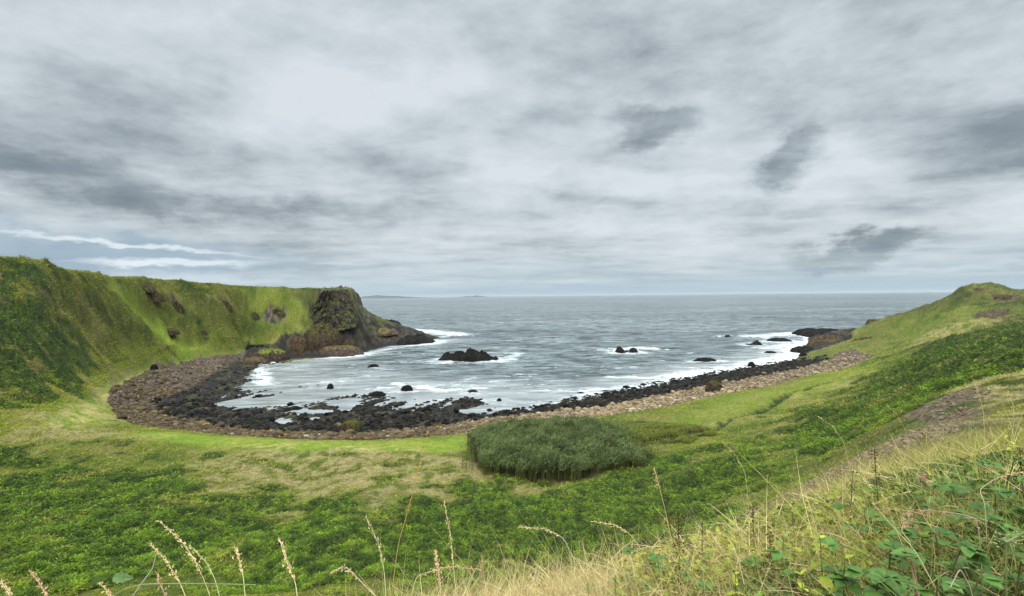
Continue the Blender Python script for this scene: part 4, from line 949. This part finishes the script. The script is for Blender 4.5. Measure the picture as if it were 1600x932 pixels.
def top(px, py, d): p = Pd(px, py, d); b = np.array([p[0], p[1], gz(p[0], p[1])]); return b, p

# loose low leaves between the plants
n0 = 46000
px_ = rng.uniform(960, 1720, n0); d_ = 1/rng.uniform(1/7, 1/1.2, n0); x_ = (px_-CX)/F*d_; zg = relief(x_, d_)
pt = fbm(x_*1.5, d_*1.5, 3, 120)
lim = EYE[2]-(np.interp(px_, [960,1100,1200,1300,1400,1500,1720],[880,830,800,775,750,725,700])-463)/F*d_
h_ = np.minimum(.42*rng.random(n0)**.6, lim-zg); keep = (h_ > .03) & (pt > -.12)
px_, x_, d_, zg, h_, pt = px_[keep], x_[keep], d_[keep], zg[keep], h_[keep], pt[keep]; n = len(x_)
t_ = rng.random((n, 1)); dk = np.clip((px_-1150)/350+pt*2, 0, 1)[:, None]
colr = (np.array([[.38, .40, .045]])*(1-dk)+np.array([[.075, .150, .020]])*dk)*(.25+1.1*t_)
V, Fq, Cc = place_leaves(np.stack([x_, d_, zg+h_], 1), rng.uniform(0, 6.28, n), rng.uniform(-.6, .5, n), rng.normal(0, .5, n), rng.uniform(.012, .036, n)*np.clip(d_/2, .8, 2)*(1+.5*sstep(1250, 1400, px_)), colr, T_small)
tagit(mesh('undergrowth', V, Fq, M_nett, Cc, smooth=False), 'tangled low green leaves under the grass at lower right', 'undergrowth', kind='stuff')

def bramble(px, py, d, label, leaf=.075, nl=7, spread=.16, tone=1.0):
    b, t = top(px, py, d); o = root('bramble_shoot', label, 'bramble', b)
    b0 = b+np.array([random.uniform(-.12, .12), random.uniform(.0, .15), 0]); mid = (b0+t)/2+np.array([0, 0, .1])
    s = np.linspace(0, 1, 12)[:, None]; path = (1-s)**2*b0+2*s*(1-s)*mid+s*s*t
    P_, A_, Pi, Ro, Sz, Co = [], [], [], [], [], []; stalks = []
    for i in range(nl):
        f = 1-i/(nl-1)*.62 if nl > 1 else 1; k = min(11, int(f*11)); hub = path[k]; az = i*2.4+random.uniform(-.5, .5)
        e_ = hub+np.array([math.cos(az), math.sin(az)*.8, random.uniform(.15, .5)])*spread*random.uniform(.35, 1)*(0.15 if i == 0 else 1)
        stalks.append((*tube([hub, (hub+e_)/2+np.array([0, 0, .012]), e_], .0018, .0012, 4), cc((.13, .15, .05), 12)))
        five = random.random() < .45
        for a_ in ((-1.15, 0, 1.15) if not five else (-1.9, -.85, 0, .85, 1.9)):
            P_.append(e_); A_.append(az+a_+random.uniform(-.15, .15)); Pi.append(random.uniform(-.22, .12)); Ro.append(random.uniform(-.3, .3)); Sz.append(leaf*random.uniform(.72, 1.1)*(1.12 if a_ == 0 else .9)); Co.append(np.array([.080, .165, .030])*tone*random.uniform(.7, 1.4))
    part('stem', [(*tube(path, .004, .0022), cc((.12, .12, .04), 60))]+stalks, M_stem, o)
    part('leaves', [place_leaves(np.array(P_), np.array(A_), np.array(Pi), np.array(Ro), np.array(Sz), np.array(Co), T_big)], M_bram, o)
    return o
for a in [(1502,858,1.55,'bramble shoot with five broad dark leaves fanned open near the bottom right corner',.078,4),
          (1392,858,1.6,'bramble shoot with paired pale green leaves beside the long crossing straw stalk',.070,4),
          (1462,835,1.75,'bramble shoot with large dark overlapping leaves left of the fanned one',.085,6),
          (1465,912,1.4,'bramble shoot cut by the bottom edge under the fanned leaves',.07,5),
          (1372,905,1.45,'bramble shoot with one wide leaf at the bottom edge below the straw stalk',.085,5),
          (1300,895,1.7,'bramble shoot between the yellow nettles at the bottom edge',.06,7),
          (1555,772,2.1,'bramble shoot with bluish leaves high against the right edge',.09,6),
          (1585,720,2.6,'topmost bramble shoot at the right edge among the dry grass',.08,6),
          (1545,812,1.9,'bramble shoot above the white seed umbel',.075,6),
          (1430,792,2.2,'bramble shoot half hidden behind the arching grass heads',.07,7),
          (1490,760,2.6,'small leaved bramble shoot in the middle of the right slope',.065,8),
          (1350,800,2.3,'bramble shoot under the dark dead dock stalk',.06,8),
          (1595,880,1.5,'bramble shoot half outside the frame at the bottom right corner',.08,6),
          (1225,905,1.8,'dusty green bramble shoot at the bottom between two dead stalks',.06,7),
          (1010,868,2.3,'bluish green bramble shoot in the golden grass left of the dead stalk',.055,6),
          (1060,900,2.0,'low bramble shoot at the foot of the dead brown stalk',.055,7),
          (1600,800,2.0,'bramble shoot at the right edge below the bluish leaves',.085,5),
          (1530,905,1.45,'bramble shoot under the white seed umbel at the bottom edge',.07,6),
          (1420,925,1.35,'darkest bramble shoot cut off by the bottom edge',.08,5)]:
    bramble(*a[:4], leaf=a[4]*.80, nl=a[5]+3)

def nettle(px, py, d, label, hues=(.23, .30, .055), pairs=9, leaf=.05):
    b, t = top(px, py, d); o = root('leafy_plant', label, 'leafy plant', b); hgt = t[2]-b[2]
    if hgt < .1: b = b-np.array([0, 0, .2])
    lean = np.array([random.uniform(-.08, .08), random.uniform(-.05, .05), 0]); s = np.linspace(0, 1, 10)[:, None]
    path = b-lean+(t-b+lean)*s+lean*s*s*.5
    part('stem', [(*tube(path, .003, .0012, 4), cc((.16, .15, .05), 40))], M_stem, o)
    P_, A_, Pi, Ro, Sz, Co = [], [], [], [], [], []
    for i in range(pairs):
        f = 1-(i/pairs)**1.1*.75; q_ = path[0]+(path[-1]-path[0])*f; az = i*1.57+random.uniform(-.3, .3)
        for k in (0, math.pi):
            P_.append(q_); A_.append(az+k); Pi.append(random.uniform(-.55, .1) if i > 1 else random.uniform(.3, .9)); Ro.append(random.uniform(-.3, .3)); Sz.append(leaf*(.45+.75*min(1, i/3))*random.uniform(.8, 1.15)); Co.append(np.array(hues)*random.uniform(.6, 1.35))
    part('leaves', [place_leaves(np.array(P_), np.array(A_), np.array(Pi), np.array(Ro), np.array(Sz), np.array(Co), T_net)], M_nett, o)
YG, MGn, DG = (.40, .44, .05), (.20, .33, .05), (.09, .18, .035)
for a in [(1285,838,1.7,'tall nettle with yellow green drooping leaves left of centre in the bramble',YG,.055), (1316,872,1.5,'yellow leaved nettle with one round golden leaf beside the straw stalk',YG,.055),
          (1262,905,1.5,'short yellow nettle at the bottom edge',YG,.05), (1220,842,1.9,'leafy green plant right of the thin brown stalk',MGn,.045), (1187,872,1.8,'mid green plant with pale tips near the bottom edge',MGn,.045),
          (1150,892,1.8,'bright green plant in front of the golden grass patch',YG,.045), (1110,862,2.1,'green leafy plant right of the dead brown stalk',MGn,.045), (1135,800,3.0,'small leafy plant at the edge of the scree',MGn,.045),
          (1330,812,2.4,'yellow green leafy plant under the dark dock stalk',YG,.045), (1245,792,3.0,'leafy plant with light tips on the brow of the slope',YG,.045), (1400,770,3.0,'fresh green leafy plant above the bramble patch',YG,.045),
          (1455,735,3.6,'leafy plant standing on the brow among dry grass',YG,.05), (1520,705,4.2,'highest yellow green leafy plant on the brow',YG,.05), (1350,740,4.2,'leafy plant beside the tallest dark dock stalk',MGn,.05),
          (1410,838,1.9,'dark green leafy plant behind the paired bramble leaves',DG,.05), (1080,835,2.6,'dull green plant just right of the tall dead stalk',DG,.04), (960,895,2.1,'small green plant in the golden grass at the bottom',MGn,.04),
          (920,915,2.0,'low green sprig at the bottom in the golden grass',MGn,.035), (1580,665,5.0,'green leafy plant at the right edge near the scree',YG,.05), (1175,930,1.5,'broad leaved green plant cut off by the bottom edge',MGn,.06)]:
    nettle(*a[:4], hues=a[4], leaf=a[5])

def dead_stalk(px, py, d, label, clumps=14, thick=.010, lean=0, frac=.6):
    b, t = top(px, py, d); b = b+np.array([lean*(t[2]-b[2]), 0, 0]); o = root('dead_dock', label, 'dead dock stalk', b)
    s = np.linspace(0, 1, 12)[:, None]; path = b+(t-b)*s; path[:, 0] += np.sin(s[:, 0]*5)*.006
    br = [(*tube(path, .0035, .0015, 5), cc((.060, .038, .022), 60))]
    v, f = stone(1, 500, 3, .3); f4 = np.concatenate([f, f[:, 2:]], 1); CL = []
    for i in range(clumps):
        q_ = path[0]+(path[-1]-path[0])*random.uniform(1-frac, 1)
        for k in range(9):
            p_ = q_+np.array([random.gauss(0, thick), random.gauss(0, thick), random.gauss(0, thick*1.4)])
            CL.append((v*random.uniform(.0025, .0055)+p_, f4, cc((.075, .045, .025) if random.random() < .7 else (.12, .085, .04), len(v))))
    part('stem', br, M_dead, o); part('seed_clusters', CL, M_dead, o)
for a in [(1062,808,2.2,'tall dead dock stalk thick with dark brown seed, left of the leafy plants',26,.013,.0,.75), (1368,698,2.9,'dark brown dead dock stalk rising above the brow of the slope',20,.014,.03,.55),
          (1034,752,2.8,'thin brown leaning seed stalk with sparse clumps over the lower field',9,.008,.18,.6), (1178,790,2.6,'brown seed stalk in front of the pale scree stones',12,.011,.0,.5),
          (1240,800,2.4,'short dark seed stalk between the yellow plants',10,.01,.05,.5), (1100,815,2.5,'slender dead stalk just right of the tallest brown one',9,.009,-.05,.6),
          (1335,735,2.9,'thin dark stalk left of the brow dock stalk',8,.009,-.1,.5), (1595,700,2.6,'brown dead stalk at the right edge of the picture',12,.011,.05,.5), (1205,838,2.0,'brown stalk with dark clumps above the bottom bramble',10,.009,.04,.5)]:
    dead_stalk(*a[:4], clumps=a[4], thick=a[5], lean=a[6], frac=a[7])

def stalk(pxs, d, label, head=.45, fat=.006, col=(.50, .38, .20), grains=46, stemw=.0015, branchy=0):
    """a flowering grass stem through the given sight points, from its foot below the frame to its tip"""
    P_ = np.array([Pd(a, b, d+.04*i) for i, (a, b) in enumerate(pxs)])
    foot = P_[0].copy(); g0 = gz(foot[0], foot[1]); dx = (P_[1]-P_[0]); k = (g0-foot[2])/min(-.05, -dx[2]) if dx[2] > 0 else 0
    foot = np.array([foot[0]-dx[0]*min(k, 1.5)*.3, foot[1]-.02, min(g0, foot[2]-.02)]); P_ = np.vstack([foot, P_])
    tt_ = np.linspace(0, len(P_)-1, 40); path = np.stack([np.interp(tt_, np.arange(len(P_)), P_[:, i]) for i in range(3)], 1)
    for _ in range(4): path[1:-1] = (path[:-2]+path[2:]+2*path[1:-1])/4
    o = root('grass_stalk', label, 'grass stalk', foot)
    ln = np.linalg.norm(P_[-1]-P_[1])
    part('stem', [(*tube(path, stemw, stemw*.45, 4), cc(col, 160, .1))], M_stem, o)
    seg0 = np.interp(1-head, [0, 1], [len(path)*.25, len(path)-1]); pos, az, pi_, sz = [], [], [], []
    tgt = path[-1]-path[-4]; tgt /= np.linalg.norm(tgt); a0 = math.atan2(tgt[1], tgt[0]); e0 = math.asin(max(-1, min(1, tgt[2])))
    for k in range(grains):
        f = (k+random.random())/grains; i = seg0+(len(path)-1.01-seg0)*f; j = int(i); q_ = path[j]+(path[j+1]-path[j])*(i-j)
        w_ = fat*math.sin(math.pi*min(1, f*.9+.12)); lump = .4+.9*(math.sin(f*19+px_seed)*.5+.5)
        pos.append(q_+np.array([random.gauss(0, w_*lump), random.gauss(0, w_*lump), random.gauss(0, w_*.6)])); az.append(a0+random.gauss(0, .5)); pi_.append(e0+random.gauss(0, .35)); sz.append(random.uniform(.007, .014))
    pos = np.array(pos); n = len(pos)
    parts_ = [place_leaves(pos, np.array(az), np.array(pi_), rng.uniform(0, 6, n), np.array(sz), cc(col, n, .3)*np.array([[1.1, .95, .9]]), leaf_t(4, .4, .05, 0)),
              place_leaves(pos, np.array(az), np.array(pi_), rng.uniform(0, 6, n), np.array(sz)*.9, cc(col, n, .3), leaf_t(4, .4, .05, 0))]
    part('seed_head', parts_, M_seed, o)
    return o
px_seed = .7
for i, (p, d, l, hd, ft, g_, cl) in enumerate([
    ([(332,940),(312,890),(288,850),(247,813)], 1.6, 'long arching grass stalk with curved tip, tallest of the left foreground', .75, .0065, 90, (.62,.52,.28)),
    ([(293,940),(280,908),(262,880),(236,851)], 1.65, 'shorter grass stalk leaning left beside the tallest arching one', .7, .006, 70, (.60,.50,.26)),
    ([(345,940),(336,905),(322,878),(296,852)], 1.75, 'slim greenish grass stalk just right of the tallest arching one', .6, .004, 36, (.50,.50,.24)),
    ([(384,940),(380,900),(374,875),(367,855)], 1.6, 'upright pale grass stalk with a thin seed head', .6, .005, 50, (.62,.52,.28)),
    ([(466,945),(462,912),(448,878),(437,843)], 1.6, 'lone upright grass stalk with a lumpy seed head, right of the left group', .65, .006, 70, (.64,.52,.30)),
    ([(78,945),(70,925),(60,908),(47,892)], 1.6, 'grass stalk with a brown seed head near the bottom left corner', .8, .006, 60, (.52,.36,.22)),
    ([(22,945),(14,930),(2,908)], 1.6, 'pale grass stalk cut by the bottom left corner', .7, .006, 50, (.60,.50,.28)),
    ([(262,945),(256,925),(248,910),(245,895)], 1.7, 'small brown grass head low in the left foreground', .8, .006, 40, (.48,.34,.20)),
    ([(180,945),(172,928),(152,908)], 1.65, 'short bent grass stalk left of the green runner', .7, .005, 40, (.56,.44,.24)),
    ([(610,945),(622,850),(640,790),(668,676)], 1.9, 'very long thin tan stalk crossing the field up to the beach', .45, .004, 46, (.50,.34,.12)),
    ([(604,945),(600,890),(592,850),(572,808)], 1.8, 'branched pale grass stalk left of the very long one', .6, .006, 44, (.60,.54,.30)),
    ([(714,945),(708,880),(703,830),(694,785)], 1.9, 'slender upright pale stalk right of the very long one', .7, .0035, 60, (.58,.52,.28)),
    ([(690,945),(686,900),(683,880),(681,862)], 1.8, 'cat tail shaped buff grass head in the centre foreground', .8, .007, 90, (.55,.42,.24)),
    ([(752,945),(753,900),(753,870)], 1.9, 'brownish grass head right of the slender upright stalk', .7, .006, 60, (.46,.32,.18)),
    ([(600,945),(560,905),(540,885),(520,893)], 1.8, 'drooping pale grass stalk arching left at the bottom', .7, .006, 60, (.62,.54,.32)),
    ([(640,945),(650,900),(700,885),(750,890)], 1.9, 'drooping buff stalk arching right below the upright stalks', .6, .007, 70, (.58,.46,.26)),
    ([(1050,850),(1040,800),(1030,760),(1022,733)], 2.4, 'thin upright stalk with a pale tip over the right field', .35, .007, 40, (.50,.42,.22)),
    ([(900,880),(880,840),(850,826),(810,824)], 2.3, 'arching golden stalk bending left above the golden grass', .6, .006, 60, (.58,.50,.28)),
    ([(1010,870),(985,835),(960,820),(925,815)], 2.3, 'arching golden stalk over the middle of the golden grass', .6, .006, 60, (.56,.48,.26)),
    ([(1478,950),(1430,860),(1392,820),(1366,790)], 1.4, 'long straight straw stalk slanting left across the brambles', .1, .003, 12, (.62,.50,.24)),
    ([(1442,950),(1422,880),(1405,840),(1380,775)], 1.5, 'second straw stalk crossing close beside the straight one', .1, .003, 12, (.48,.36,.16)),
    ([(1530,812),(1500,803),(1450,797),(1410,806)], 1.6, 'grass head arching left above the bramble leaves, pinkish seed', .55, .005, 60, (.46,.33,.22)),
    ([(1425,850),(1408,830),(1412,816),(1430,812)], 1.55, 'small hooked grass head with brownish seed', .6, .005, 46, (.46,.32,.20)),
    ([(1540,790),(1530,765),(1560,745),(1600,738)], 1.9, 'pale hooked stalk near the right edge', .5, .004, 30, (.55,.42,.26)),
    ([(1170,800),(1165,740),(1150,712),(1128,690)], 3.2, 'thin dry stalk leaning left over the dark green slope', .5, .006, 34, (.50,.44,.22)),
    ([(1330,740),(1318,690),(1300,665),(1275,650)], 3.5, 'dry stalk leaning left above the scree edge', .5, .006, 34, (.52,.46,.22)),
    ([(1420,720),(1418,680),(1405,652),(1385,632)], 4.0, 'dry stalk standing in front of the bare scree', .5, .007, 34, (.52,.44,.22)),
    ([(1540,700),(1536,640),(1528,612),(1520,592)], 3.5, 'tall dry stalk on the brow near the right edge', .5, .006, 34, (.52,.44,.22)),
    ([(1580,690),(1585,650),(1580,618)], 3.6, 'short dry stalk on the brow closest to the right edge', .5, .006, 34, (.52,.44,.22))]):
    px_seed = i*1.3; stalk(p, d, l, hd, ft, cl, g_)

def twig(pxs, d, label, col, w=.0022, leaves=()):
    P_ = np.array([Pd(a, b, d) for a, b in pxs]); o = root('runner', label, 'plant runner', P_[0])
    tt_ = np.linspace(0, len(P_)-1, 30); path = np.stack([np.interp(tt_, np.arange(len(P_)), P_[:, i]) for i in range(3)], 1)
    for _ in range(3): path[1:-1] = (path[:-2]+path[2:]+2*path[1:-1])/4
    part('stem', [(*tube(path, w, w*.6, 5), cc(col, 150, .1))], M_stem, o)
    if leaves:
        P2 = np.array([Pd(a, b, d) for a, b, _ in leaves]); n = len(P2)
        part('leaves', [place_leaves(P2, np.array([q[2] for q in leaves]), np.full(n, -.05), np.full(n, .9), np.full(n, .055), cc((.13, .22, .07), n), T_net)], M_nett, o)
twig([(150,960),(185,925),(220,913),(300,912),(400,914)], 1.6, 'green bramble runner lying across the left foreground with two leaves', (.22,.26,.08), .0026, ((168,905,3.3),(176,903,.1)))
twig([(200,945),(215,920),(238,890),(244,866)], 1.55, 'pale bent dead twig standing in the left foreground', (.50,.46,.36), .0022)
twig([(1432,950),(1433,915),(1428,880),(1408,850)], 1.4, 'thin red green stem beside the straight straw stalk', (.36,.20,.14), .0018)
twig([(1485,918),(1500,888),(1515,915),(1522,940)], 1.3, 'broken straw bent into a sharp peak at the bottom right', (.50,.38,.28), .0014)

b, t = top(1572, 848, 1.5); o = root('seed_umbel', 'greenish white seed umbel low in the bottom right corner', 'flower head', b)
part('stem', [(*tube(b+(t-b)*np.linspace(0, 1, 8)[:, None], .003, .002, 5), cc((.20,.22,.08), 40))]+[(*tube([t, t+np.array([random.gauss(0, .03), random.gauss(0, .02), random.uniform(.0, .03)])], .0012, .0008, 4), cc((.25,.28,.12), 8)) for _ in range(14)], M_stem, o)
v, f = stone(1, 501, 2, .2); part('florets', [(v*random.uniform(.003, .005)+t+np.array([random.gauss(0, .028), random.gauss(0, .02), random.uniform(-.005, .03)]), np.concatenate([f, f[:, 2:]], 1), cc((.30,.34,.16), len(v))) for _ in range(40)], M_seed, o)
b, t = top(1442, 747, 2.4); o = root('thistle', 'single pink thistle head in the dry grass of the right slope', 'thistle', b)
part('stem', [(*tube(b+(t-b)*np.linspace(0, 1, 6)[:, None], .003, .002, 5), cc((.16,.18,.06), 30))], M_stem, o)
part('flower', [(v*random.uniform(.003, .006)+t+np.array([random.gauss(0, .012), random.gauss(0, .01), random.gauss(0, .01)]), np.concatenate([f, f[:, 2:]], 1), cc((.50,.24,.22), len(v))) for _ in range(30)], M_seed, o)

# ------------------------------------------------------------------ air
M_air = bpy.data.materials.new('air'); M_air.use_nodes = True
an = NT(M_air.node_tree); an.n.clear()
pv = an.new('ShaderNodeVolumePrincipled'); pv.inputs['Color'].default_value = (.86, .93, 1, 1); pv.inputs['Density'].default_value = 3.0e-5; pv.inputs['Anisotropy'].default_value = .2
ao = an.new('ShaderNodeOutputMaterial'); an.l.new(pv.outputs[0], ao.inputs['Volume'])
hx0, hx1, hy0, hy1, hz0, hz1 = -66000., 66000., -500., 62000., -17., 130.
HV = [(a, b, c) for c in (hz0, hz1) for a, b in ((hx0, hy0), (hx1, hy0), (hx1, hy1), (hx0, hy1))]
hz = mesh('haze', HV, [(0, 3, 2, 1), (4, 5, 6, 7), (0, 1, 5, 4), (1, 2, 6, 5), (2, 3, 7, 6), (3, 0, 4, 7)], M_air, smooth=False); tagit(hz, kind='stuff')
